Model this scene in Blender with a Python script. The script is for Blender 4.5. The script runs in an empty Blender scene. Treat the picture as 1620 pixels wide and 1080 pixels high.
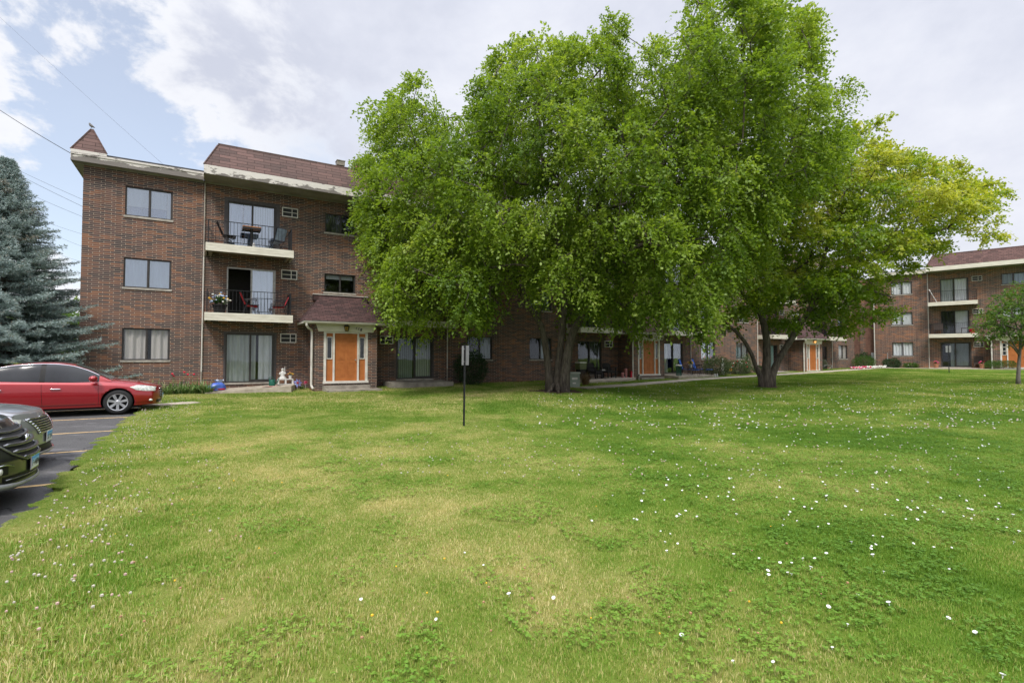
import bpy, bmesh, math, random
import numpy as np
from mathutils import Vector, Matrix
random.seed(7); rng = np.random.default_rng(11)
R = math.radians
C = bpy.context.scene.collection
# ------------------------------------------------------------------ camera
EYE = 1.70
F = 810.0
PITCH = math.atan(26 / 810)
scene = bpy.context.scene
cam_d = bpy.data.cameras.new('camera'); cam = bpy.data.objects.new('camera', cam_d); C.objects.link(cam)
cam_d.lens = 18.0; cam_d.sensor_width = 36.0; cam_d.clip_end = 3000; cam_d.clip_start = 0.05
cam.location = (0, 0, EYE); cam.rotation_euler = (R(90) + PITCH, 0, 0)
scene.camera = cam
# ------------------------------------------------------------------ light
SUN_EL, SUN_AZ = R(54), R(188)      # azimuth clockwise from +Y
world = bpy.data.worlds.new('World'); scene.world = world; world.use_nodes = True
SKY_LEVEL = 1.0
sun_d = bpy.data.lights.new('sun', 'SUN'); sun = bpy.data.objects.new('sun', sun_d); C.objects.link(sun)
sun_d.energy = 2.2; sun_d.angle = R(12); sun_d.color = (1.0, 0.955, 0.88)
sd = Vector((math.sin(SUN_AZ) * math.cos(SUN_EL), math.cos(SUN_AZ) * math.cos(SUN_EL), math.sin(SUN_EL)))
sun.rotation_euler = sd.to_track_quat('Z', 'Y').to_euler()
scene.view_settings.view_transform = 'Standard'; scene.view_settings.look = 'None'
scene.view_settings.exposure = 0.50; scene.view_settings.gamma = 1.0
scene.render.film_transparent = False
scene.cycles.max_bounces = 6; scene.cycles.transparent_max_bounces = 12
scene.cycles.diffuse_bounces = 3; scene.cycles.glossy_bounces = 3; scene.cycles.transmission_bounces = 4

class NT:
    """tiny node helper"""
    def __init__(s, tree): s.t = tree; s.n = tree.nodes; s.l = tree.links
    def node(s, kind, **kw):
        n = s.n.new(kind)
        for k, v in kw.items(): setattr(n, k, v)
        return n
    def set(s, sock, v):
        if isinstance(v, bpy.types.NodeSocket): s.l.new(v, sock)
        elif isinstance(v, (tuple, list)) and len(v) == 3 and sock.type == 'RGBA': sock.default_value = (*v, 1)
        else: sock.default_value = v
    def math(s, op, a, b=0.0, clamp=False):
        n = s.node('ShaderNodeMath', operation=op); n.use_clamp = clamp
        s.set(n.inputs[0], a); s.set(n.inputs[1], b); return n.outputs[0]
    def vmath(s, op, a, b):
        n = s.node('ShaderNodeVectorMath', operation=op); s.set(n.inputs[0], a); s.set(n.inputs[1], b)
        return n.outputs['Value'] if op in ('DOT_PRODUCT', 'LENGTH', 'DISTANCE') else n.outputs[0]
    def mix(s, f, a, b, blend='MIX'):
        n = s.node('ShaderNodeMix', data_type='RGBA', blend_type=blend); n.clamp_factor = True
        s.set(n.inputs['Factor'], f); s.set(n.inputs[6], a); s.set(n.inputs[7], b); return n.outputs[2]
    def ramp(s, f, stops, interp='LINEAR'):
        n = s.node('ShaderNodeValToRGB'); cr = n.color_ramp; cr.interpolation = interp
        while len(cr.elements) < len(stops): cr.elements.new(0.5)
        for e, (p, c) in zip(cr.elements, stops):
            e.position = p; e.color = (*c, 1) if len(c) == 3 else c
        s.set(n.inputs[0], f); return n.outputs[0]
    def step(s, x, a, b):
        n = s.node('ShaderNodeMapRange'); n.interpolation_type = 'SMOOTHSTEP'
        s.set(n.inputs[0], x); n.inputs[1].default_value = a; n.inputs[2].default_value = b
        n.inputs[3].default_value = 0; n.inputs[4].default_value = 1; return n.outputs[0]
    def noise(s, vec, scale, detail=4, rough=0.55, dist=0.0):
        n = s.node('ShaderNodeTexNoise'); n.inputs['Scale'].default_value = scale
        n.inputs['Detail'].default_value = detail; n.inputs['Roughness'].default_value = rough
        n.inputs['Distortion'].default_value = dist
        if vec is not None: s.l.new(vec, n.inputs['Vector'])
        return n.outputs['Fac']
    def mapping(s, vec, scale=(1, 1, 1), loc=(0, 0, 0)):
        n = s.node('ShaderNodeMapping'); n.inputs['Scale'].default_value = scale; n.inputs['Location'].default_value = loc
        s.l.new(vec, n.inputs['Vector']); return n.outputs[0]

# ---- world: Nishita sky seen through gaps of a broken overcast
wn = NT(world.node_tree); wn.n.clear()
geo = wn.node('ShaderNodeTexCoord').outputs['Generated']
sky = wn.node('ShaderNodeTexSky', sky_type='NISHITA'); sky.sun_disc = False
sky.sun_elevation = SUN_EL; sky.sun_rotation = SUN_AZ; sky.air_density = 1.0; sky.dust_density = 1.5
bg1 = wn.node('ShaderNodeBackground'); bg1.inputs[1].default_value = 0.15
wn.l.new(sky.outputs[0], bg1.inputs[0])
sepn = wn.node('ShaderNodeSeparateXYZ'); wn.l.new(geo, sepn.inputs[0])
zc = wn.math('ADD', wn.math('MAXIMUM', sepn.outputs[2], 0.0), 0.22)
px_ = wn.math('DIVIDE', sepn.outputs[0], zc); py_ = wn.math('DIVIDE', sepn.outputs[1], zc)
comb = wn.node('ShaderNodeCombineXYZ'); wn.l.new(px_, comb.inputs[0]); wn.l.new(py_, comb.inputs[1])
pl = comb.outputs[0]
big = wn.noise(pl, .62, 6, 0.52, 0.2)
fine = wn.noise(wn.mapping(geo, (1, 1, 1.5), (3.1, 7.7, 0)), 4.2, 9, 0.60, 0.15)
# a real gap in the cloud deck towards the upper left, ragged by the noise
gap_dir = Vector((-0.74, 1.0, 0.475)).normalized()
dotg = wn.vmath('DOT_PRODUCT', geo, tuple(gap_dir))
gapv = wn.math('ADD', dotg, wn.math('MULTIPLY', wn.math('SUBTRACT', fine, 0.5), 0.22))
gap = wn.step(gapv, 0.983, 0.999)
gap2_dir = Vector((-0.47, 1.0, 0.40)).normalized()
gap2 = wn.math('MULTIPLY', wn.step(wn.math('ADD', wn.vmath('DOT_PRODUCT', geo, tuple(gap2_dir)), wn.math('MULTIPLY', wn.math('SUBTRACT', fine, 0.5), 0.16)), 0.985, 1.02), 0.7)
gap = wn.math('MAXIMUM', gap, gap2)
cover = wn.math('SUBTRACT', 1.0, wn.math('MULTIPLY', gap, .58), True)
shade = wn.math('ADD', wn.math('MULTIPLY', big, 0.65), wn.math('MULTIPLY', fine, 0.35))
cl = wn.ramp(shade, [(0.40, (0.46, 0.485, 0.57)), (0.49, (0.56, 0.58, 0.655)), (0.57, (0.645, 0.66, 0.715)), (0.68, (0.71, 0.72, 0.75))])
low = wn.step(sepn.outputs[2], 0.30, 0.08)
cl = wn.mix(wn.math('MULTIPLY', low, 0.5), cl, (0.74, 0.75, 0.775))
# bright sunlit rims round the gap
rim = wn.math('MULTIPLY', wn.step(gapv, 0.953, 0.981), 0.75)
cl = wn.mix(rim, cl, (0.70, 0.71, 0.74))
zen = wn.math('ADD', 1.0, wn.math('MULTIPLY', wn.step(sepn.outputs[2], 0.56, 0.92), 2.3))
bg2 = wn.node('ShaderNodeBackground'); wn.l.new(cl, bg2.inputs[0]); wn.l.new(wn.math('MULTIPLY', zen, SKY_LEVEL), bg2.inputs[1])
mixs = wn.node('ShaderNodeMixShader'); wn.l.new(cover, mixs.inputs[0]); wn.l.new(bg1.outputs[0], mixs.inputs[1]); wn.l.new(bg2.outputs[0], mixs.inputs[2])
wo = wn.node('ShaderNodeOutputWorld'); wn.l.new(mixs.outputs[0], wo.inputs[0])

# ------------------------------------------------------------------ frames and ground
TH = math.atan(810 / 1350)
T = np.array([math.cos(TH), math.sin(TH)]); N = np.array([math.sin(TH), -math.cos(TH)])
A = np.array([-15.893, 18.776])
A2 = np.array([33.72, 47.5]); TH2 = R(-42)
T2 = np.array([math.cos(TH2), math.sin(TH2)]); N2 = np.array([math.sin(TH2), -math.cos(TH2)])
H2 = 0.26
def sd_of(x, y):
    wx, wy = x - A[0], y - A[1]
    return wx * T[0] + wy * T[1], wx * N[0] + wy * N[1]
def xy_of(s, d): return A[0] + T[0] * s + N[0] * d, A[1] + T[1] * s + N[1] * d
def xy2_of(s, d): return A2[0] + T2[0] * s + N2[0] * d, A2[1] + T2[1] * s + N2[1] * d
def sstep(x, a, b):
    t = np.clip((x - a) / (b - a), 0, 1); return t * t * (3 - 2 * t)
def lot_h(s, d):
    return np.interp(d, [-5, 0, 4.9, 7.5, 9.8, 12, 13.2, 15.45, 18, 30, 80], [-1.40, -1.40, -1.50, -1.56, -1.60, -1.645, -1.67, -1.77, -1.84, -1.95, -2.05])
def ground_h(x, y):
    """height relative to the eye"""
    s, d = sd_of(x, y)
    h1 = np.interp(d, [-10, 0, 1.3, 4.4, 8, 12, 18, 30, 60], [-1.38, -1.385, -1.44, -1.505, -1.565, -1.62, -1.68, -1.72, -1.75])
    h1 = h1 + 0.0045 * np.clip(s, 0, 60) * (1 - sstep(d, 5, 18))
    k = 1 - sstep(s, 1.9, 5.0)
    h1 = h1 * (1 - k) + (lot_h(s, d) + 0.02) * k
    d2 = (x - A2[0]) * N2[0] + (y - A2[1]) * N2[1]
    h2 = -0.87 - np.interp(d2, [0, 5, 15, 25, 35, 45, 60], [0, .07, .27, .47, .68, .98, 1.5])
    m = np.maximum(h1, h2)
    return m + 0.06 * np.log1p(np.exp(-np.abs(h1 - h2) / 0.06)) - 0.0
def gz(x, y): return float(ground_h(np.float64(x), np.float64(y))) + EYE
def ray(u, v):
    a = (u - 810) / F; b = (540 - v) / F; c, s = math.cos(PITCH), math.sin(PITCH)
    return a, c - b * s, s + b * c
def at(u, v, y):
    a, b, c = ray(u, v); t = y / b
    return np.array([a * t, y, c * t + EYE])

# ------------------------------------------------------------------ mesh helpers
class MB:
    def __init__(s): s.v = []; s.f = []; s.m = []; s.cur = 0
    def add(s, vs, fs):
        o = len(s.v); s.v += [tuple(map(float, p)) for p in vs]
        for f in fs: s.f.append(tuple(i + o for i in f)); s.m.append(s.cur)
        return s
    def mat(s, i): s.cur = i; return s
    def quad(s, *p): return s.add(p, [tuple(range(len(p)))])
    def box(s, x0, x1, y0, y1, z0, z1):
        v = [(x, y, z) for z in (z0, z1) for y in (y0, y1) for x in (x0, x1)]
        return s.add(v, [(0, 2, 3, 1), (4, 5, 7, 6), (0, 1, 5, 4), (2, 6, 7, 3), (0, 4, 6, 2), (1, 3, 7, 5)])
    def obox(s, c, ux, uy, uz):
        c, ux, uy, uz = map(Vector, (c, ux, uy, uz))
        v = [c + ux * a + uy * b + uz * e for e in (-1, 1) for b in (-1, 1) for a in (-1, 1)]
        return s.add(v, [(0, 2, 3, 1), (4, 5, 7, 6), (0, 1, 5, 4), (2, 6, 7, 3), (0, 4, 6, 2), (1, 3, 7, 5)])
    def bar(s, a, b, w, h=None, up=(0, 0, 1)):
        a, b = Vector(a), Vector(b); d = (b - a); L = d.length; d = d.normalized(); u = Vector(up)
        if abs(d.dot(u)) > .95: u = Vector((1, 0, 0))
        x = d.cross(u).normalized(); y = x.cross(d)
        return s.obox((a + b) / 2, d * L / 2, x * w / 2, y * (h or w) / 2)
    def tube(s, pts, r, n=6, caps=True):
        pts = [Vector(p) for p in pts]; k = len(pts); rs = r if isinstance(r, (list, tuple)) else [r] * k
        rings = []; prev = None
        for i, p in enumerate(pts):
            d = (pts[min(i + 1, k - 1)] - pts[max(i - 1, 0)])
            d = d.normalized() if d.length > 1e-9 else Vector((0, 0, 1))
            if prev is None:
                u = Vector((0, 0, 1)) if abs(d.z) < .9 else Vector((1, 0, 0))
                x = d.cross(u).normalized()
            else:
                x = prev - d * prev.dot(d); x = x.normalized() if x.length > 1e-6 else d.orthogonal().normalized()
            prev = x; y = d.cross(x)
            rings.append([p + (x * math.cos(2 * math.pi * j / n) + y * math.sin(2 * math.pi * j / n)) * rs[i] for j in range(n)])
        vs = [q for rg in rings for q in rg]
        fs = [(i * n + j, i * n + (j + 1) % n, (i + 1) * n + (j + 1) % n, (i + 1) * n + j) for i in range(k - 1) for j in range(n)]
        if caps: fs += [tuple(range(n - 1, -1, -1)), tuple((k - 1) * n + j for j in range(n))]
        return s.add(vs, fs)
    def lathe(s, prof, n=16, c=(0, 0, 0), axis='z', caps=True):
        vs = []; k = len(prof)
        for r, z in prof:
            for j in range(n):
                a = 2 * math.pi * j / n; p = (r * math.cos(a), r * math.sin(a), z)
                if axis == 'y': p = (p[0], p[2], p[1])
                elif axis == 'x': p = (p[2], p[0], p[1])
                vs.append((p[0] + c[0], p[1] + c[1], p[2] + c[2]))
        fs = [(i * n + j, i * n + (j + 1) % n, (i + 1) * n + (j + 1) % n, (i + 1) * n + j) for i in range(k - 1) for j in range(n)]
        if caps: fs += [tuple(range(n - 1, -1, -1)), tuple((k - 1) * n + j for j in range(n))]
        return s.add(vs, fs)
    def prism(s, poly, d):
        """poly: list of 3D points, extruded by vector d"""
        n = len(poly); d = Vector(d); a = [Vector(p) for p in poly]; b = [p + d for p in a]
        return s.add(a + b, [tuple(range(n)), tuple(range(2 * n - 1, n - 1, -1))] + [(i, i + n, (i + 1) % n + n, (i + 1) % n) for i in range(n)])
    def grid(s, fn, nu, nv):
        vs = [fn(i / nu, j / nv) for i in range(nu + 1) for j in range(nv + 1)]
        return s.add(vs, [(i * (nv + 1) + j, (i + 1) * (nv + 1) + j, (i + 1) * (nv + 1) + j + 1, i * (nv + 1) + j + 1) for i in range(nu) for j in range(nv)])
    def ball(s, c, rx, ry=None, rz=None, nu=10, nv=6):
        ry = ry or rx; rz = rz or rx
        prof = [(math.sin(math.pi * i / nv), -math.cos(math.pi * i / nv)) for i in range(nv + 1)]
        vs = [(c[0] + rx * r * math.cos(2 * math.pi * j / nu), c[1] + ry * r * math.sin(2 * math.pi * j / nu), c[2] + rz * z) for r, z in prof for j in range(nu)]
        fs = [(i * nu + j, i * nu + (j + 1) % nu, (i + 1) * nu + (j + 1) % nu, (i + 1) * nu + j) for i in range(nv) for j in range(nu)]
        return s.add(vs, fs)
    def build(s, name, mats, parent=None, smooth=False, loc=None):
        me = bpy.data.meshes.new(name); me.from_pydata(s.v, [], s.f)
        for m in (mats if isinstance(mats, (list, tuple)) else [mats]): me.materials.append(m)
        if any(s.m): me.polygons.foreach_set('material_index', s.m)
        if smooth: me.polygons.foreach_set('use_smooth', [True] * len(s.f))
        bm = bmesh.new(); bm.from_mesh(me); bmesh.ops.recalc_face_normals(bm, faces=bm.faces); bm.to_mesh(me); bm.free()
        o = bpy.data.objects.new(name, me); C.objects.link(o)
        if parent: o.parent = parent
        if loc is not None: o.location = loc
        return o
def tag(o, label=None, cat=None, group=None, kind=None):
    if label: o['label'] = label
    if cat: o['category'] = cat
    if group: o['group'] = group
    if kind: o['kind'] = kind
    return o
def thing(name, label, cat, loc=(0, 0, 0), rz=0.0, group=None):
    o = bpy.data.objects.new(name, None); C.objects.link(o); o.location = tuple(map(float, loc)); o.rotation_euler = (0, 0, rz)
    o.empty_display_size = .2
    return tag(o, label, cat, group)
def copy_tree(o, parent=None):
    c = o.copy(); C.objects.link(c); c.parent = parent
    for ch in list(o.children): copy_tree(ch, c)
    return c
def np_mesh(name, V, quads, mats, parent=None, attr=None, tri=False, loc=None, smooth=False):
    k = 3 if tri else 4
    me = bpy.data.meshes.new(name); nv, nf = len(V), len(quads)
    me.vertices.add(nv); me.vertices.foreach_set('co', np.asarray(V, dtype=np.float32).ravel())
    me.loops.add(nf * k); me.loops.foreach_set('vertex_index', np.asarray(quads, dtype=np.int32).ravel())
    me.polygons.add(nf); me.polygons.foreach_set('loop_start', np.arange(0, nf * k, k, dtype=np.int32))
    for m in (mats if isinstance(mats, (list, tuple)) else [mats]): me.materials.append(m)
    me.update(calc_edges=True)
    if attr is not None:
        for an, av in attr.items():
            a = me.attributes.new(an, 'FLOAT', 'POINT'); a.data.foreach_set('value', np.asarray(av, dtype=np.float32))
    o = bpy.data.objects.new(name, me); C.objects.link(o)
    if parent: o.parent = parent
    if loc is not None: o.location = loc
    return o
def unit(v): return v / np.maximum(np.linalg.norm(v, axis=-1, keepdims=True), 1e-9)
def leaf_quads(P, D, NRM, L, Wd, bend=0.12):
    """P base, D direction, NRM approx normal, all (n,3). Returns V,(n*4,3), quads"""
    D = unit(D); S = unit(np.cross(D, NRM)); U = np.cross(S, D)
    L = np.asarray(L)[:, None]; Wd = np.asarray(Wd)[:, None]
    mid = P + D * L * .5
    V = np.stack([P, mid + S * Wd * .5 + U * L * bend, P + D * L, mid - S * Wd * .5 + U * L * bend], 1).reshape(-1, 3)
    Q = np.arange(len(P) * 4).reshape(-1, 4)
    return V, Q

# ------------------------------------------------------------------ materials
def M(name):
    m = bpy.data.materials.new(name); m.use_nodes = True; nt = NT(m.node_tree)
    b = [n for n in nt.n if n.type == 'BSDF_PRINCIPLED'][0]
    return m, nt, b
def mat_noise(name, c1, c2, scale=6, rough=.7, metal=0.0, bump=0.0, detail=4, coord='Object', spec=.4, stretch=(1, 1, 1), coat=0.0, bscale=None, lo=.35, hi=.65):
    m, nt, b = M(name)
    co = nt.node('ShaderNodeTexCoord').outputs[coord] if coord != 'World' else nt.node('ShaderNodeNewGeometry').outputs['Position']
    mp = nt.mapping(co, stretch)
    f = nt.noise(mp, scale, detail)
    nt.l.new(nt.ramp(f, [(lo, c1), (hi, c2)]), b.inputs['Base Color'])
    b.inputs['Roughness'].default_value = rough; b.inputs['Metallic'].default_value = metal
    b.inputs['Specular IOR Level'].default_value = spec
    if coat: b.inputs['Coat Weight'].default_value = coat; b.inputs['Coat Roughness'].default_value = .04
    if bump:
        bn = nt.node('ShaderNodeBump'); bn.inputs['Strength'].default_value = bump; bn.inputs['Distance'].default_value = .02
        nt.l.new(nt.noise(mp, bscale or scale * 3, 5), bn.inputs['Height']); nt.l.new(bn.outputs[0], b.inputs['Normal'])
    return m
def shade2(c, k): return tuple(x * k for x in c)
def mat_flat(name, c, rough=.6, metal=0.0, spec=.4, var=.18, scale=8, coat=0.0, bump=0.0):
    return mat_noise(name, shade2(c, 1 - var), shade2(c, 1 + var * .6), scale, rough, metal, bump, spec=spec, coat=coat)
def wall_coords(nt):
    tc = nt.node('ShaderNodeTexCoord').outputs['Object']; sp = nt.node('ShaderNodeSeparateXYZ'); nt.l.new(tc, sp.inputs[0])
    g = nt.node('ShaderNodeNewGeometry').outputs['True Normal']
    vt = nt.node('ShaderNodeVectorTransform', vector_type='NORMAL', convert_from='WORLD', convert_to='OBJECT'); nt.l.new(g, vt.inputs[0])
    sn = nt.node('ShaderNodeSeparateXYZ'); nt.l.new(vt.outputs[0], sn.inputs[0])
    side = nt.math('GREATER_THAN', nt.math('ABSOLUTE', sn.outputs[0]), .7)
    mx = nt.node('ShaderNodeMix', data_type='FLOAT'); nt.l.new(side, mx.inputs[0]); nt.l.new(sp.outputs[0], mx.inputs[2]); nt.l.new(sp.outputs[1], mx.inputs[3])
    return tc, mx.outputs[0], sp.outputs[2]
def mat_brick(name, stops, mortar=(.30, .25, .20)):
    m, nt, b = M(name)
    tc, u, v = wall_coords(nt)
    ku = 0.78
    cv = nt.node('ShaderNodeCombineXYZ'); nt.l.new(nt.math('MULTIPLY', u, ku), cv.inputs[0]); nt.l.new(v, cv.inputs[1])
    br = nt.node('ShaderNodeTexBrick'); nt.l.new(cv.outputs[0], br.inputs['Vector'])
    br.offset = .37; br.offset_frequency = 2; br.squash = 1
    br.inputs['Scale'].default_value = 1; br.inputs['Mortar Size'].default_value = .0062; br.inputs['Mortar Smooth'].default_value = .15
    br.inputs['Brick Width'].default_value = .325 * ku; br.inputs['Row Height'].default_value = .073
    br.inputs['Color1'].default_value = (0, 0, 0, 1); br.inputs['Color2'].default_value = (1, 1, 1, 1); br.inputs['Bias'].default_value = 0
    rnd = nt.node('ShaderNodeSeparateColor'); nt.l.new(br.outputs['Color'], rnd.inputs[0])
    zone = nt.noise(nt.mapping(tc, (.5, .5, .9)), .9, 5, .6)
    flash = nt.noise(nt.mapping(tc, (1, 1, 3.0)), 5.0, 3, .6)
    val = nt.math('ADD', nt.math('MULTIPLY', rnd.outputs[0], .62), nt.math('ADD', nt.math('MULTIPLY', zone, .80), nt.math('MULTIPLY', flash, .35)))
    val = nt.math('SUBTRACT', val, .385, True)
    col = nt.ramp(val, stops)
    mort = nt.mix(nt.noise(tc, 3.0, 4), shade2(mortar, .75), shade2(mortar, 1.15))
    col = nt.mix(br.outputs['Fac'], col, mort)
    # grime with its own shape: rain streaks and blotches
    dirt = nt.step(nt.noise(nt.mapping(tc, (1.3, 1.3, .22)), 1.6, 6, .65), .52, .74)
    col = nt.mix(nt.math('MULTIPLY', dirt, .55), col, nt.mix(1.0, col, (.55, .53, .52), 'MULTIPLY'))
    nt.l.new(col, b.inputs['Base Color']); b.inputs['Roughness'].default_value = .85; b.inputs['Specular IOR Level'].default_value = .25
    bn = nt.node('ShaderNodeBump'); bn.inputs['Strength'].default_value = .5; bn.inputs['Distance'].default_value = .008
    nt.l.new(nt.math('SUBTRACT', 1.0, br.outputs['Fac']), bn.inputs['Height']); nt.l.new(bn.outputs[0], b.inputs['Normal'])
    return m
BR_STOPS = [(0.0, (.040, .033, .035)), (.30, (.066, .050, .050)), (.50, (.112, .064, .055)), (.70, (.168, .080, .054)), (.88, (.245, .104, .054)), (1.0, (.30, .15, .08))]
m_brick = mat_brick('brick', BR_STOPS, (.37, .30, .235))
m_brick2 = mat_brick('brick_far_lit', [(p, (c[0] * 1.25, c[1] * 1.2, c[2] * 1.15)) for p, c in BR_STOPS], (.46, .38, .29))  # lighter far brick; its brighter light is also put into the colour
m_brick3 = mat_noise('brick_common', (.12, .062, .045), (.19, .10, .072), 6, .9, bump=.2)
def mat_shingle(name, a, b_, row=.145, wid=.62):
    m, nt, b = M(name)
    tc, u, v = wall_coords(nt)
    cv = nt.node('ShaderNodeCombineXYZ'); nt.l.new(u, cv.inputs[0]); nt.l.new(v, cv.inputs[1])
    br = nt.node('ShaderNodeTexBrick'); nt.l.new(cv.outputs[0], br.inputs['Vector']); br.offset = .41; br.offset_frequency = 2
    br.inputs['Scale'].default_value = 1; br.inputs['Mortar Size'].default_value = .008; br.inputs['Mortar Smooth'].default_value = .3
    br.inputs['Brick Width'].default_value = wid; br.inputs['Row Height'].default_value = row
    br.inputs['Color1'].default_value = (0, 0, 0, 1); br.inputs['Color2'].default_value = (1, 1, 1, 1)
    rs = nt.node('ShaderNodeSeparateColor'); nt.l.new(br.outputs['Color'], rs.inputs[0])
    f = nt.math('ADD', nt.math('MULTIPLY', rs.outputs[0], .65), nt.math('MULTIPLY', nt.noise(tc, 2.0, 6, .7), .45))
    col = nt.ramp(f, [(.2, a), (.85, b_)])
    grit = nt.noise(tc, 55, 3); col = nt.mix(nt.math('MULTIPLY', nt.math('SUBTRACT', grit, .4, True), .8), col, (.26, .2, .19))
    col = nt.mix(br.outputs['Fac'], col, shade2(a, .42))
    nt.l.new(col, b.inputs['Base Color']); b.inputs['Roughness'].default_value = .95; b.inputs['Specular IOR Level'].default_value = .15
    bn = nt.node('ShaderNodeBump'); bn.inputs['Strength'].default_value = .5; bn.inputs['Distance'].default_value = .012
    nt.l.new(nt.math('SUBTRACT', 1.0, br.outputs['Fac']), bn.inputs['Height']); nt.l.new(bn.outputs[0], b.inputs['Normal'])
    return m
m_shingle = mat_shingle('mansard_shingle', (.085, .060, .055), (.158, .097, .086))
m_shingle2 = mat_shingle('porch_shingle', (.046, .029, .029), (.110, .058, .056), .07, .3)
m_shingle3 = mat_shingle('far_shingle', (.078, .047, .043), (.150, .085, .076), .13, .3)
def mat_peel(name, paint, wood, amount, low=0.0):
    m, nt, b = M(name)
    tc = nt.node('ShaderNodeTexCoord').outputs['Object']
    w = nt.mix(nt.noise(nt.mapping(tc, (.6, .6, 14)), 3.5, 6, .65), shade2(wood, .6), shade2(wood, 1.3))
    patch = nt.noise(nt.mapping(tc, (.8, .8, 2.6)), 2.1, 8, .68, .4)
    sz = nt.node('ShaderNodeSeparateXYZ'); nt.l.new(tc, sz.inputs[0]); patch = nt.math('ADD', patch, nt.math('MULTIPLY', nt.step(sz.outputs[2], 8.86, 8.62), low))
    f = nt.step(patch, amount - .02, amount + .02)
    p = nt.mix(nt.noise(tc, 9, 4), shade2(paint, .86), paint)
    nt.l.new(nt.mix(f, p, w), b.inputs['Base Color']); b.inputs['Roughness'].default_value = .75
    bn = nt.node('ShaderNodeBump'); bn.inputs['Strength'].default_value = .5; bn.inputs['Distance'].default_value = .01; bn.invert = True
    nt.l.new(f, bn.inputs['Height']); nt.l.new(bn.outputs[0], b.inputs['Normal'])
    return m
m_peel = mat_peel('peeling_paint', (.68, .64, .59), (.19, .17, .155), .60, .16)
m_peel2 = mat_peel('flaking_paint', (.66, .62, .57), (.19, .17, .155), .55, .30)
m_soffit = mat_noise('soffit_board', (.22, .205, .17), (.31, .29, .245), 1.3, .85, stretch=(1, 1, 1))
m_cream = mat_noise('cream_paint', (.58, .54, .45), (.70, .665, .57), 2.2, .6, stretch=(1, 1, 5))
m_white = mat_noise('white_trim', (.56, .53, .48), (.70, .67, .62), 4, .5)
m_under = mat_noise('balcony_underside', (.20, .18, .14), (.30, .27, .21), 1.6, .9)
m_bronze = mat_flat('dark_bronze_frame', (.052, .047, .045), .5, .2)
m_graytrim = mat_flat('brown_grey_trim', (.075, .066, .068), .6)
m_alu = mat_flat('aluminium', (.33, .32, .30), .4, .6)
m_sill = mat_noise('stone_sill', (.27, .245, .21), (.42, .39, .34), 6, .85, bump=.2)
m_black = mat_flat('black_iron', (.018, .018, .02), .5, .3)
m_orange = mat_noise('orange_door_paint', (.36, .115, .028), (.43, .145, .038), 5, .55)
m_glassdark = mat_flat('dark_glass', (.012, .015, .018), .06, 0, .6)
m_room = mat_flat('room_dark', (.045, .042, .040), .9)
m_conc = mat_noise('concrete', (.30, .255, .20), (.46, .40, .32), 3.5, .9, bump=.15, coord='World')
m_concd = mat_noise('concrete_weathered', (.22, .195, .165), (.36, .325, .275), 3, .9, bump=.2, coord='World')
m_roofdark = mat_noise('roof_membrane', (.035, .035, .04), (.07, .07, .075), 3, .8)
m_pipe = mat_noise('painted_downspout', (.52, .49, .44), (.64, .61, .56), 3, .55)
m_conduit = mat_noise('beige_conduit', (.26, .23, .19), (.40, .36, .31), 3, .6)
m_grille = mat_flat('grille_dark', (.03, .03, .032), .6)
def mat_pane(name, tint=(.85, .9, .92), refl=.22, fk=.8):
    m, nt, b = M(name); nt.n.remove(b)
    out = [n for n in nt.n if n.type == 'OUTPUT_MATERIAL'][0]
    tr = nt.node('ShaderNodeBsdfTransparent'); tr.inputs[0].default_value = (*tint, 1)
    gl = nt.node('ShaderNodeBsdfGlossy'); gl.inputs['Roughness'].default_value = .015; gl.inputs[0].default_value = (.88, .93, 1, 1)
    tcn = nt.node('ShaderNodeTexCoord').outputs['Object']
    bn = nt.node('ShaderNodeBump'); bn.inputs['Strength'].default_value = .06; bn.inputs['Distance'].default_value = .02
    nt.l.new(nt.noise(tcn, 1.4, 2), bn.inputs['Height']); nt.l.new(bn.outputs[0], gl.inputs['Normal'])
    fr = nt.node('ShaderNodeFresnel'); fr.inputs[0].default_value = 1.5
    fac = nt.math('ADD', nt.math('MULTIPLY', fr.outputs[0], fk), refl, True)
    mx = nt.node('ShaderNodeMixShader'); nt.l.new(fac, mx.inputs[0]); nt.l.new(tr.outputs[0], mx.inputs[1]); nt.l.new(gl.outputs[0], mx.inputs[2])
    nt.l.new(mx.outputs[0], out.inputs[0]); return m
m_pane = mat_pane('window_pane', (.90, .94, .97), .19)
m_pane_lo = mat_pane('window_pane_dull', (.95, .96, .96), .015, .25)
def cloth(name, c, var=.16): return mat_noise(name, shade2(c, 1 - var), c, 2, .9, stretch=(6, 6, .6))
m_cur = {'white': cloth('white_curtain', (.70, .72, .75), .14), 'grey': cloth('grey_curtain', (.55, .52, .50)), 'blue': cloth('pale_blue_curtain', (.42, .48, .62)),
         'navy': cloth('blue_curtain', (.10, .15, .34)), 'bright': cloth('white_panel', (.78, .78, .80), .05), 'teal': cloth('teal_blind', (.40, .60, .57)), 'dark': cloth('dark_screen', (.045, .047, .05)), 'beige': cloth('beige_curtain', (.56, .51, .475)),
         'sage': cloth('sage_blind', (.47, .50, .49)), 'slate': cloth('slate_blind', (.22, .26, .265))}
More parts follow.
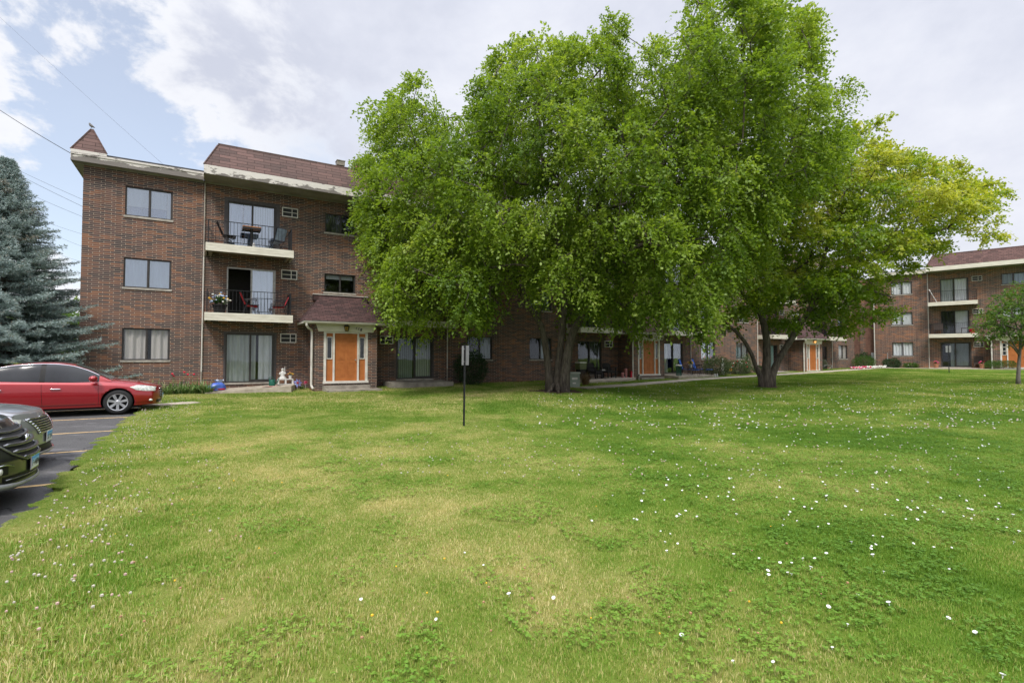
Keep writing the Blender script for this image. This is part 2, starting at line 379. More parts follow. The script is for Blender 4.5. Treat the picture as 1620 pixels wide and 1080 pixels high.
# ================================================================== GROUND, LOT, PATHS (setting)
# ground sheet: fine near, coarse far
def ground_sheet():
    xs = np.unique(np.concatenate([np.linspace(-600, -60, 10), np.linspace(-60, -20, 15), np.linspace(-20, 50, 141), np.linspace(50, 90, 12), np.linspace(90, 700, 10)]))
    ys = np.unique(np.concatenate([np.linspace(-200, -10, 8), np.linspace(-10, 60, 141), np.linspace(60, 120, 14), np.linspace(120, 900, 12)]))
    X, Y = np.meshgrid(xs, ys, indexing='ij'); Z = ground_h(X, Y) + EYE
    s, d = sd_of(X, Y)
    Z = np.where((s < 2.85) & (d > 3.7), Z - .11, Z)        # bed under the asphalt
    V = np.stack([X, Y, Z], -1).reshape(-1, 3); ny = len(ys)
    i, j = np.meshgrid(np.arange(len(xs) - 1), np.arange(ny - 1), indexing='ij'); a = (i * ny + j).ravel()
    return V, np.stack([a, a + ny, a + ny + 1, a + 1], 1)
m_lawn, nt, b = M('lawn_soil')
gp = nt.node('ShaderNodeNewGeometry').outputs['Position']
def grass_tone(nt, gp):
    """0 = lush green, 1 = dry straw, by place"""
    n1 = nt.noise(nt.mapping(gp, (1, 1, .2)), .34, 6, .62, .4); n2 = nt.noise(gp, 2.3, 4, .6)
    sx = nt.node('ShaderNodeSeparateXYZ'); nt.l.new(gp, sx.inputs[0])
    bias = nt.math('ADD', nt.math('MULTIPLY', nt.step(sx.outputs[0], 3.5, -1.5), .11), nt.math('MULTIPLY', nt.step(sx.outputs[1], 14, 3), .07))
    n3 = nt.noise(nt.mapping(gp, (1, 1, .2), (9, 4, 0)), .95, 5, .6, .3)
    return nt.math('ADD', nt.math('ADD', nt.math('ADD', nt.math('MULTIPLY', n1, 1.0), nt.math('MULTIPLY', n3, .34)), nt.math('MULTIPLY', n2, .24)), nt.math('SUBTRACT', bias, .262))
tone = grass_tone(nt, gp)
c = nt.ramp(tone, [(.36, (.072, .145, .014)), (.54, (.120, .200, .022)), (.66, (.185, .228, .044)), (.82, (.32, .28, .10))])
c = nt.mix(nt.math('MULTIPLY', nt.noise(gp, 40, 5, .7), .8), c, nt.mix(1.0, c, (.45, .45, .4), 'MULTIPLY'))
for bx, by, br_ in ((2.0, 22.4, 1.35), (12.57, 25.4, .95)):   # bare earth round the trunks
    dd_ = nt.math('ADD', nt.vmath('DISTANCE', nt.mapping(gp, (1, 1, 0)), (bx, by, 0)), nt.math('MULTIPLY', nt.noise(gp, 2.5, 4), .9))
    c = nt.mix(nt.step(dd_, br_ + .55, br_ + .15), c, nt.mix(nt.noise(gp, 14, 4), (.075, .052, .036), (.14, .10, .07)))
nt.l.new(c, b.inputs['Base Color']); b.inputs['Roughness'].default_value = .95; b.inputs['Specular IOR Level'].default_value = .1
bn = nt.node('ShaderNodeBump'); bn.inputs['Strength'].default_value = .7; bn.inputs['Distance'].default_value = .04
nt.l.new(nt.noise(gp, 26, 5, .7), bn.inputs['Height']); nt.l.new(bn.outputs[0], b.inputs['Normal'])
V, Q = ground_sheet(); g = np_mesh('ground', V, Q, m_lawn); tag(g, 'green and straw coloured mown lawn rising gently to the brick buildings', 'lawn', kind='structure')
g.data.polygons.foreach_set('use_smooth', [True] * len(g.data.polygons))
# asphalt
m_asph, nt, b = M('asphalt')
gp = nt.node('ShaderNodeNewGeometry').outputs['Position']
c = nt.mix(nt.noise(gp, 1.1, 6, .65), (.042, .041, .042), (.100, .098, .097))
c = nt.mix(nt.math('MULTIPLY', nt.math('GREATER_THAN', nt.noise(gp, 95, 2), .60), .55), c, (.17, .165, .16))
c = nt.mix(nt.step(nt.noise(nt.mapping(gp, (.5, 1.6, 1)), .9, 7, .7), .56, .66), c, (.135, .13, .13))
vo = nt.node('ShaderNodeTexVoronoi', feature='DISTANCE_TO_EDGE'); vo.inputs['Scale'].default_value = .38; vw = nt.node('ShaderNodeVectorMath', operation='ADD'); nt.l.new(gp, vw.inputs[0])
nz = nt.node('ShaderNodeTexNoise'); nz.inputs['Scale'].default_value = 2.2; nz.inputs['Detail'].default_value = 6; nt.l.new(gp, nz.inputs['Vector']); nt.l.new(nz.outputs['Color'], vw.inputs[1]); nt.l.new(vw.outputs[0], vo.inputs['Vector'])
c = nt.mix(nt.math('MULTIPLY', nt.math('LESS_THAN', vo.outputs['Distance'], .006), .75), c, (.012, .012, .012))
c = nt.mix(nt.math('MULTIPLY', nt.step(nt.noise(gp, .8, 3), .60, .70), .6), c, (.022, .022, .024))
nt.l.new(c, b.inputs['Base Color']); b.inputs['Roughness'].default_value = .85; b.inputs['Specular IOR Level'].default_value = .25
bn = nt.node('ShaderNodeBump'); bn.inputs['Strength'].default_value = .6; bn.inputs['Distance'].default_value = .01
nt.l.new(nt.noise(gp, 110, 3), bn.inputs['Height']); nt.l.new(bn.outputs[0], b.inputs['Normal'])
def lot_edge(d): return 2.44 - .018 * (d - 4) + .05 * math.sin(d * 2.1) + .03 * math.sin(d * 5.3 + 1) + .02 * math.sin(d * 11.7) + (.25 if d < 5 else 0)
mb = MB(); ds = np.linspace(3.9, 60, 240)
rows = []
for d in ds:
    e = lot_edge(d); rows.append([(*xy_of(s, d), lot_h(s, d) + EYE - .045) for s in (-60, -30, -12, -6, -3, -1, .5, 1.4, e)])
k = len(rows[0]); mb.add([p for r_ in rows for p in r_], [(i * k + j, (i + 1) * k + j, (i + 1) * k + j + 1, i * k + j + 1) for i in range(len(rows) - 1) for j in range(k - 1)])
tag(mb.build('parking_lot', m_asph), 'dark worn asphalt car park beside the lawn', 'car park', kind='structure')
m_line, nt, b = M('faded_yellow_paint')
gp = nt.node('ShaderNodeNewGeometry').outputs['Position']
w_ = nt.step(nt.noise(gp, 9, 7, .75), .54, .64)
nt.l.new(nt.mix(w_, nt.mix(nt.noise(gp, 3, 3), (.46, .29, .11), (.58, .41, .20)), (.08, .078, .078)), b.inputs['Base Color']); b.inputs['Roughness'].default_value = .8
for d0 in (4.70, 7.05, 9.68, 12.20, 14.69, 17.2, 19.8):
    mb = MB(); n = 12; e = lot_edge(d0) - .06
    for i in range(n):
        s0, s1 = e - 5.2 + 5.2 * i / n, e - 5.2 + 5.2 * (i + 1) / n
        mb.quad(*[(*xy_of(s, d), lot_h(s, d) + EYE - .041) for s, d in ((s0, d0 - .046), (s1, d0 - .046), (s1, d0 + .046), (s0, d0 + .046))])
    tag(mb.build('parking_line', m_line), kind='structure')
def path_strip(name, pts, w, mat, lift, sys=xy_of, thick=.06, label=None):
    """pts in building coordinates; a thin concrete strip following the ground"""
    pts = [np.array(sys(*p)) for p in pts]; dense = []
    for a, b_ in zip(pts[:-1], pts[1:]):
        n = max(2, int(np.linalg.norm(b_ - a) / .8)); dense += [a + (b_ - a) * i / n for i in range(n)]
    dense.append(pts[-1]); mb = MB(); L = []; 
    for i, p in enumerate(dense):
        t = dense[min(i + 1, len(dense) - 1)] - dense[max(i - 1, 0)]; t = t / np.linalg.norm(t); nn = np.array([-t[1], t[0]])
        l, r_ = p + nn * w / 2, p - nn * w / 2
        zl, zr = gz(*l) + lift, gz(*r_) + lift
        L.append([(*l, zl - thick), (*l, zl), (*r_, zr), (*r_, zr - thick)])
    vs = [q for s in L for q in s]
    mb.add(vs, [(i * 4 + j, i * 4 + (j + 1) % 4, (i + 1) * 4 + (j + 1) % 4, (i + 1) * 4 + j) for i in range(len(L) - 1) for j in range(4)])
    return tag(mb.build(name, mat), label, 'path' if label else None, kind='structure')
path_strip('footpath', [(19.0, 5.3), (22.85, 4.8), (29.45, 3.3), (35.3, 3.0), (38.5, 3.0), (48, 2.6), (52, 2.4), (56, 2.0), (60.5, 1.2)], 1.05, m_conc, .035, label='narrow pale concrete path along the shaded fronts')
path_strip('pavement', [(2.35, 4.9), (2.9, 4.8), (3.75, 4.35)], .62, m_conc, .03)
path_strip('walkway', [(-1.0, 2.6), (4, 2.5), (7.3, 2.3), (14, 2.2), (30, 2.2)], 1.0, m_conc, .035, sys=xy2_of)

# ================================================================== APARTMENT BUILDINGS
def text_mesh(name, cu):
    t = bpy.data.objects.new(name, cu); C.objects.link(t); bpy.context.view_layer.update(); me = bpy.data.meshes.new_from_object(t.evaluated_get(bpy.context.evaluated_depsgraph_get()))
    bpy.data.objects.remove(t); o = bpy.data.objects.new(name, me); C.objects.link(o); return o
HB = -1.45                      # building base in eye-relative height
class BB(MB):
    """mesh builder in building coordinates: s along the front, d outwards, h eye-relative"""
    def bx(s, s0, s1, d0, d1, h0, h1): return s.box(s0, s1, -d1, -d0, h0 - HB, h1 - HB)
    def p(s, *pts): return s.quad(*[(a, -d, h - HB) for a, d, h in pts])
    def P(s, a, d, h): return (a, -d, h - HB)
def wall_grid(mb, s0, s1, h0, h1, d, ops, depth=.14):
    xs = sorted({s0, s1, *[v for o in ops for v in o[:2] if s0 < v < s1]}); hs = sorted({h0, h1, *[v for o in ops for v in o[2:4] if h0 < v < h1]})
    for a, b_ in zip(xs[:-1], xs[1:]):
        for c, e in zip(hs[:-1], hs[1:]):
            ms, mh = (a + b_) / 2, (c + e) / 2
            if any(o[0] < ms < o[1] and o[2] < mh < o[3] for o in ops): continue
            mb.p((a, d, c), (b_, d, c), (b_, d, e), (a, d, e))
    for a, b_, c, e in [o[:4] for o in ops]:
        mb.p((a, d, c), (a, d - depth, c), (a, d - depth, e), (a, d, e)); mb.p((b_, d, c), (b_, d, e), (b_, d - depth, e), (b_, d - depth, c))
        mb.p((a, d, e), (a, d - depth, e), (b_, d - depth, e), (b_, d, e)); mb.p((a, d, c), (b_, d, c), (b_, d - depth, c), (a, d - depth, c))
def curtain(kind, s0, s1, h0, h1, d, parent, ph=0.0):
    """a real folded curtain or slatted blind behind the pane"""
    mb = BB()
    style, colr = kind
    if style == 'fold':
        n = max(8, int((s1 - s0) / .022))
        f = lambda i: (s0 + (s1 - s0) * i / n, d + .034 * math.sin(i * .62 + ph) + .022 * math.sin(i * .23 + ph * 2))
        for i in range(n):
            a, b_ = f(i), f(i + 1); mb.p((a[0], a[1], h0), (b_[0], b_[1], h0), (b_[0], b_[1], h1), (a[0], a[1], h1))
    elif style == 'slat':
        n = max(4, int((h1 - h0) / .028))
        for i in range(n):
            a, b_ = h0 + (h1 - h0) * i / n, h0 + (h1 - h0) * (i + .93) / n
            mb.p((s0, d + .008, a), (s1, d + .008, a), (s1, d - .008, b_), (s0, d - .008, b_))
    else:
        n = max(4, int((s1 - s0) / .09))
        for i in range(n):
            a, b_ = s0 + (s1 - s0) * i / n, s0 + (s1 - s0) * (i + .96) / n
            mb.p((a, d + .02, h0), (b_, d - .02, h0), (b_, d - .02, h1), (a, d + .02, h1))
    return mb.build('blind' if style != 'fold' else 'curtain', m_cur[colr], parent)
def window(root, s0, s1, h0, h1, cur, ph=0, pane=None, sill=True, extra=None):
    f = BB(); t = .045; d0, d1 = -.11, -.045
    f.bx(s0, s0 + t, d0, d1, h0, h1); f.bx(s1 - t, s1, d0, d1, h0, h1); f.bx(s0 + t, s1 - t, d0, d1, h1 - t, h1); f.bx(s0 + t, s1 - t, d0, d1, h0, h0 + t)
    m = (s0 + s1) / 2; f.bx(m - .03, m + .03, d0, d1 + .008, h0 + t, h1 - t)
    f.bx(m + .03, m + .05, d0, d1 - .02, h0 + t, h1 - t); f.bx(s1 - t - .025, s1 - t, d0, d1 - .02, h0 + t, h1 - t)
    w = f.build('window', m_bronze, root)
    p = BB(); p.bx(s0 + t, m - .03, -.085, -.081, h0 + t, h1 - t).bx(m + .05, s1 - t - .025, -.095, -.091, h0 + t, h1 - t)
    p.build('pane', pane or m_pane, w)
    if sill: BB().bx(s0 - .04, s1 + .03, -.14, .035, h0 - .075, h0 - .002).build('sill', m_sill, w)
    for c in cur:   # (style, colour, frac0, frac1, hfrac0)
        a = s0 + t + (s1 - s0 - 2 * t) * c[2]; b_ = s0 + t + (s1 - s0 - 2 * t) * c[3]
        curtain(c[:2], a, b_, h0 + t + (h1 - h0) * (c[4] if len(c) > 4 else 0), h1 - .02, -.17 - .03 * (c[5] if len(c) > 5 else 0), w, ph)
    return w
def sliding_door(root, s0, s1, h0, h1, cur, ph=0, trim=0, openleft=False, pane=None):
    f = BB(); t = .055; d0, d1 = -.12, -.03
    if trim:
        f.bx(s0 - trim, s0, -.02, .015, h0, h1 + trim).bx(s1, s1 + trim, -.02, .015, h0, h1 + trim).bx(s0, s1, -.02, .015, h1, h1 + trim)
    f.mat(1)
    f.bx(s0, s0 + t, d0, d1, h0, h1); f.bx(s1 - t, s1, d0, d1, h0, h1); f.bx(s0 + t, s1 - t, d0, d1, h1 - t, h1); f.bx(s0 + t, s1 - t, d0, d1 + .03, h0, h0 + .05)
    m = (s0 + s1) / 2; f.bx(m - .04, m + .03, d0, d1, h0 + .05, h1 - t); f.bx(s1 - t - .05, s1 - t, d0 + .01, d1 - .03, h0 + .05, h1 - t)
    f.bx(m + .03, s1 - t - .05, d0 + .01, d1 - .03, h0 + .05, h0 + .12)
    o = f.build('sliding_door', [m_graytrim, m_bronze if not openleft else m_alu], root)
    p = BB()
    if not openleft: p.bx(s0 + t, m - .04, -.10, -.095, h0 + .05, h1 - t)
    p.bx(m + .03, s1 - t - .05, -.085, -.08, h0 + .12, h1 - t); p.build('pane', pane or m_pane, o)
    for c in cur:
        a = s0 + t + (s1 - s0 - 2 * t) * c[2]; b_ = s0 + t + (s1 - s0 - 2 * t) * c[3]
        curtain(c[:2], a, b_, h0 + .05 + (h1 - h0) * (c[4] if len(c) > 4 else 0), h1 - .02, -.20, o, ph)
    MB.build(BB().bx(s0 - .03, s1 + .03, -.12, .05, h0 - .07, h0 - .003), 'threshold', m_sill, o)
    return o
def aircon(root, s0, s1, h0, h1, mirror=False):
    f = BB(); t = .035; d = .075
    f.bx(s0, s0 + t, 0.002, d, h0, h1).bx(s1 - t, s1, 0.002, d, h0, h1).bx(s0 + t, s1 - t, 0.002, d, h1 - t, h1).bx(s0 + t, s1 - t, 0.002, d, h0, h0 + t)
    m = s0 + (s1 - s0) * (.62 if not mirror else .38); f.bx(m - .015, m + .015, .04, d - .006, h0 + t, h1 - t)
    c = (h0 + h1) / 2; f.bx(s0 + t, m - .015, .04, d - .01, c - .012, c + .012).bx(m + .015, s1 - t, .04, d - .01, c - .012, c + .012)
    o = f.build('air_conditioner', m_white, root)
    g = BB(); g.bx(s0 + t, s1 - t, .003, .02, h0 + t, h1 - t)
    n = 9
    for i in range(n):
        y = h0 + t + (h1 - h0 - 2 * t) * (i + .5) / n; g.bx(s0 + t, s1 - t, .02, .036, y - .006, y + .006)
    g.build('grille', m_grille, o); return o
def balcony(root, s0, s1, top, fancy=True, railing=True):
    D = 1.25; b_ = BB(); hb = top - .31
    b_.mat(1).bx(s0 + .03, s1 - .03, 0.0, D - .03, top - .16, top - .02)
    b_.mat(0).bx(s0, s1, D - .03, D, hb, top)
    for i in (1, 2): b_.bx(s0 - .004, s1 + .004, D, D + .012, hb + .31 * i / 3 + .01, hb + .31 * (i + 1) / 3)
    b_.bx(s0 - .004, s1 + .004, D, D + .012, hb, hb + .31 / 3)
    b_.bx(s0, s0 + .03, 0, D - .03, hb, top).bx(s1 - .03, s1, 0, D - .03, hb, top)
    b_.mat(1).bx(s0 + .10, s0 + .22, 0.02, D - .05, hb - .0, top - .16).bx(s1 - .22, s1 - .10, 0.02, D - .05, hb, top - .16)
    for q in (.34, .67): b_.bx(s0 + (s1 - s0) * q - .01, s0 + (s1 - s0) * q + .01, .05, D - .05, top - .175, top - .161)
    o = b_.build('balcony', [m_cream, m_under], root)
    if railing:
        r_ = BB(); hr = top + .92; dd = D - .07
        for a in (s0 + .08, s1 - .08): r_.bx(a - .02, a + .02, dd - .02, dd + .02, top, hr)
        r_.bx(s0 + .08, s1 - .08, dd - .016, dd + .016, hr - .02, hr + .005).bx(s0 + .08, s1 - .08, dd - .012, dd + .012, top + .09, top + .11)
        n = int((s1 - s0 - .16) / .125)
        for i in range(1, n):
            a = s0 + .08 + (s1 - s0 - .16) * i / n; r_.bx(a - .007, a + .007, dd - .007, dd + .007, top + .1, hr - .01)
        for a in (s0 + .08, s1 - .08):
            r_.bx(a - .014, a + .014, 0, dd, hr - .02, hr + .005).bx(a - .012, a + .012, 0, dd, top + .09, top + .11)
            for i in range(1, 9): r_.bx(a - .007, a + .007, dd * i / 9 - .007, dd * i / 9 + .007, top + .1, hr - .01)
        r_.build('railing', m_black, o)
    return o
def porch(root, s0, s1, dark_glass=True, number=None, lamp_lit=False, hbase=-1.45, shingle=None, three_light=False, num_s=None):
    c = (s0 + s1) / 2; D = 1.30; e0, e1 = c - .94, c + .94; top = 1.46
    w = BB(); wall_grid(w, s0, s1, hbase, top, D, [(e0, e1, -1.06, 1.13)], .16)
    w.p((s0, 0, hbase), (s0, D, hbase), (s0, D, top), (s0, 0, top)); w.p((s1, 0, hbase), (s1, 0, top), (s1, D, top), (s1, D, hbase))
    w.mat(1).p((s0, 0, top), (s0, D, top), (s1, D, top), (s1, 0, top))
    o = w.build('porch', [m_brick if shingle is None else m_brick2, m_soffit], root)
    # frame
    f = BB(); d0, d1 = D - .10, D + .015
    f.bx(e0, e0 + .10, d0, d1, -1.06, 1.13).bx(e1 - .10, e1, d0, d1, -1.06, 1.13).bx(e0 + .10, e1 - .10, d0, d1, 1.07, 1.13)
    f.bx(e0 - .03, e1 + .03, d0, d1 + .05, -1.10, -1.0)
    a0, a1 = c - .485, c + .485
    f.bx(a0 - .07, a0, d0, d1 - .01, -1.0, 1.07).bx(a1, a1 + .07, d0, d1 - .01, -1.0, 1.07)
    f.build('door_frame', m_white, o)
    dr = BB(); dr.bx(a0, a1, D - .09, D - .055, -1.0, 1.07)
    for (x0, x1) in ((a0 + .11, c - .05), (c + .05, a1 - .11)):
        for (y0, y1) in ((-.82, -.20), (-.08, .58), (.70, .93)):
            q = .025
            dr.bx(x0, x1, D - .055, D - .047, y0, y0 + q).bx(x0, x1, D - .055, D - .047, y1 - q, y1).bx(x0, x0 + q, D - .055, D - .047, y0 + q, y1 - q).bx(x1 - q, x1, D - .055, D - .047, y0 + q, y1 - q)
            dr.bx(x0 + .06, x1 - .06, D - .055, D - .049, y0 + .06, y1 - .06)
    door = dr.build('door', m_orange, o)
    k = BB(); k.lathe([(.012, 0), (.012, .03), (.03, .04), (.032, .06), (.018, .078)], 10, k.P(a1 - .07, D - .055, -.09), 'y'); 
    for i, v in enumerate(k.v): k.v[i] = (v[0], 2 * (-(D - .055)) - v[1], v[2])
    k.build('door_knob', m_alu, door)
    for (x0, x1) in ((e0 + .10, a0 - .07), (a1 + .07, e1 - .10)):
        sl = BB(); sl.bx(x0, x1, D - .09, D - .06, -1.0, 1.07); q = sl.build('sidelight', m_orange, o)
        l = BB(); g0, g1 = (x0 + .02, x1 - .02); y0, y1 = -.05, .92
        l.bx(g0, g0 + .035, D - .058, D - .03, y0, y1).bx(g1 - .035, g1, D - .058, D - .03, y0, y1).bx(g0 + .035, g1 - .035, D - .058, D - .03, y1 - .035, y1).bx(g0 + .035, g1 - .035, D - .058, D - .03, y0, y0 + .035)
        if three_light:
            for z in (.28, .60): l.bx(g0 + .035, g1 - .035, D - .058, D - .03, z - .018, z + .018)
        l.mat(1).bx(g0 + .035, g1 - .035, D - .058, D - .052, y0 + .035, y1 - .035)
        l.build('glass_light', [m_white, m_glassdark], q)
    # header board, trapezoid
    h = BB(); p4 = [(c - 1.28, 1.46), (c + 1.28, 1.46), (c + 1.17, 1.135), (c - 1.17, 1.135)]
    h.prism([h.P(a, D + .02, z) for a, z in p4], (0, -.05, 0)); h.build('header_board', m_cream, o)
    # gutter (K profile) and roof
    g = BB(); gl, gr = c - 1.83, c + 1.83; DG = 1.72
    prof = [(DG - .10, 1.44), (DG - .02, 1.44), (DG + .03, 1.50), (DG + .03, 1.55), (DG - .10, 1.55)]
    g.prism([g.P(gl, d, z) for d, z in prof], (gr - gl, 0, 0)); g.mat(1)
    g.p((gl, 0, 1.445), (gl, DG - .1, 1.445), (gr, DG - .1, 1.445), (gr, 0, 1.445)); g.mat(0)
    g.bx(gl, gl + .03, 0, DG - .1, 1.45, 1.55).bx(gr - .03, gr, 0, DG - .1, 1.45, 1.55)
    g.build('gutter', [m_pipe, m_soffit], o)
    r_ = BB(); t0, t1, DT, HT = c - .93, c + .93, .30, 2.74; q0, q1 = gl - .02, gr + .02; DE = DG + .05
    r_.p((q0, DE, 1.555), (q1, DE, 1.555), (t1, DT, HT), (t0, DT, HT)); r_.p((q0, 0, 1.555), (q0, DE, 1.555), (t0, DT, HT), (t0, 0.0, HT)); r_.p((q1, 0, 1.555), (t1, 0, HT), (t1, DT, HT), (q1, DE, 1.555))
    r_.p((t0, DT, HT), (t1, DT, HT), (t1, 0, HT), (t0, 0, HT)); r_.p((q0, 0, 1.553), (q1, 0, 1.553), (q1, DE, 1.553), (q0, DE, 1.553))
    rf = r_.build('porch_roof', shingle or m_shingle2, o)
    fl = BB(); fl.bx(c - 1.20, c + 1.20, .004, .22, 2.58, 2.83).mat(1).bx(c - 1.22, c + 1.22, 0.004, .25, 2.83, 2.86); fl.build('roof_flashing', [m_shingle2, m_pipe], o)
    dp = BB(); ds = c - 1.44; dd = D + .07
    dp.tube([dp.P(gl + .12, DG - .03, 1.46), dp.P(gl + .13, DG - .04, 1.36), dp.P(gl + .2, DG - .12, 1.26), dp.P(ds - .04, dd + .05, 1.20), dp.P(ds, dd, 1.08), dp.P(ds, dd, -1.15), dp.P(ds + .03, dd + .06, -1.24), dp.P(ds + .06, dd + .15, -1.29)], .048, 8)
    dp.build('downspout', m_pipe, o)
    if number:
        cu = bpy.data.curves.new('house_number', 'FONT'); cu.size = .17; cu.extrude = .006
        cu.body = number; cu.materials.append(m_black); cu.space_character = 1.25; cu.offset = .004
        t = text_mesh('house_number', cu); t.parent = o
        t.location = BB().P(c + .36, D + .078, 1.25); t.rotation_euler = (R(90), R(14), 0)
    lp = BB(); ls, lh, ld = c - .03, 1.33, D + .16
    lp.bx(ls - .03, ls + .03, D + .07, ld, lh - .015, lh + .02).bx(ls - .045, ls + .045, D + .07, D + .085, lh - .07, lh + .08)
    lp.lathe([(.015, .11), (.03, .085), (.075, .03), (.085, .022), (.085, .012)], 6, lp.P(ls, ld, lh)); lp.lathe([(.05, -.125), (.055, -.115), (.045, -.11)], 6, lp.P(ls, ld, lh))
    for i in range(6):
        a = math.pi / 3 * i; lp.bar(lp.P(ls + .075 * math.cos(a), ld + .075 * math.sin(a), lh + .015), lp.P(ls + .05 * math.cos(a), ld + .05 * math.sin(a), lh - .115), .012)
    q0 = lp.P(ls, D + .07, lh - .02); lp.v = [tuple(q0[i] + (v[i] - q0[i]) * 1.45 for i in range(3)) for v in lp.v]
    lm = lp.build('porch_lamp', m_black, o)
    gl_ = BB(); gl_.lathe([(.044, -.11), (.066, .012)], 6, gl_.P(ls, ld, lh)); gl_.v = [tuple(q0[i] + (v[i] - q0[i]) * 1.45 for i in range(3)) for v in gl_.v]; gl_.build('lamp_glass', m_lampglow if lamp_lit else m_lampglass, lm)
    st = BB(); st.bx(c - .98, c + .98, D + .002, D + .34, hbase - .1, -1.19).bx(c - .92, c + 1.3, D + .34, D + 1.05, hbase - .1, -1.335)
    st.build('step', m_concd, o)
    return o
m_lampglass = mat_flat('amber_glass', (.30, .20, .03), .2)
m_lampglow, nt, b = M('lit_lamp_glass'); b.inputs['Emission Color'].default_value = (1, .5, .15, 1); b.inputs['Emission Strength'].default_value = 1.1
nt.l.new(nt.mix(nt.noise(None, 4), (.7, .35, .1), (.8, .45, .15)), b.inputs['Base Color'])
def mansard(root, s0, s1, peel, shingle, wings=(True, True)):
    r_ = BB(); D = 1.27; h0, h1, DT = 7.52, 8.55, .72; a, b_ = s0 + .47, s1 - .47
    r_.p((s0, D, h0), (s1, D, h0), (b_, DT, h1), (a, DT, h1))
    r_.p((s0, -1.2, h0), (s0, D, h0), (a, DT, h1), (a, -1.2, h1)); r_.p((s1, -1.2, h0), (b_, -1.2, h1), (b_, DT, h1), (s1, D, h0))
    r_.p((a, DT, h1), (b_, DT, h1), (b_, .55, h1), (a, .55, h1)); r_.p((a, .55, h1), (b_, .55, h1), (b_, .45, 7.3), (a, .45, 7.3)); r_.p((a, -1.2, 7.3), (a, .45, 7.3), (a, .45, h1), (a, -1.2, h1))
    o = r_.build('mansard_roof', shingle, root)
    cp = BB(); cp.bar(cp.P(a, DT - .06, h1 + .012), cp.P(b_, DT - .06, h1 + .012), .02, .20); cp.bar(cp.P(s0, D, h0), cp.P(a, DT, h1 + .01), .05); cp.bar(cp.P(s1, D, h0), cp.P(b_, DT, h1 + .01), .05)
    cp.build('ridge_cap', shingle, o)
    f = BB(); f.bx(s0 + .003, s1 - .003, D - .03, D + .012, 7.17, 7.515).bx(s0, s0 + .03, .36, D - .03, 7.17, 7.515).bx(s1 - .03, s1, .36, D - .03, 7.17, 7.515)
    f.build('fascia', peel, o)
    q = BB(); q.bx(s0 + .03, s1 - .03, 0.004, D - .03, 7.205, 7.24)
    x = s0 + 1.2
    while x < s1: q.bx(x - .008, x + .008, .01, D - .04, 7.196, 7.204); x += 1.22
    q.bx(s0 + .03, s1 - .03, .004, .05, 7.15, 7.204); q.build('soffit', m_soffit, o)
    return o
def low_roof(root, s0, s1, peel):
    f = BB(); D = .36; f.bx(s0, s1, D - .03, D, 7.17, 7.40).bx(s0, s1, -.2, D + .025, 7.40, 7.47); o = f.build('parapet_fascia', peel, root)
    q = BB(); q.bx(s0, s1, .004, D - .03, 7.19, 7.22).bx(s0, s1, .004, .05, 7.14, 7.189); q.build('soffit', m_soffit, o)
    e = BB(); e.bx(s0, s1, -.6, D - .06, 7.472, 7.56); e.build('roof_edge', m_roofdark, o)
    return o
W3, W2, W1 = (5.46, 6.60), (2.70, 3.84), (-.085, 1.14)
MODL = 18.43
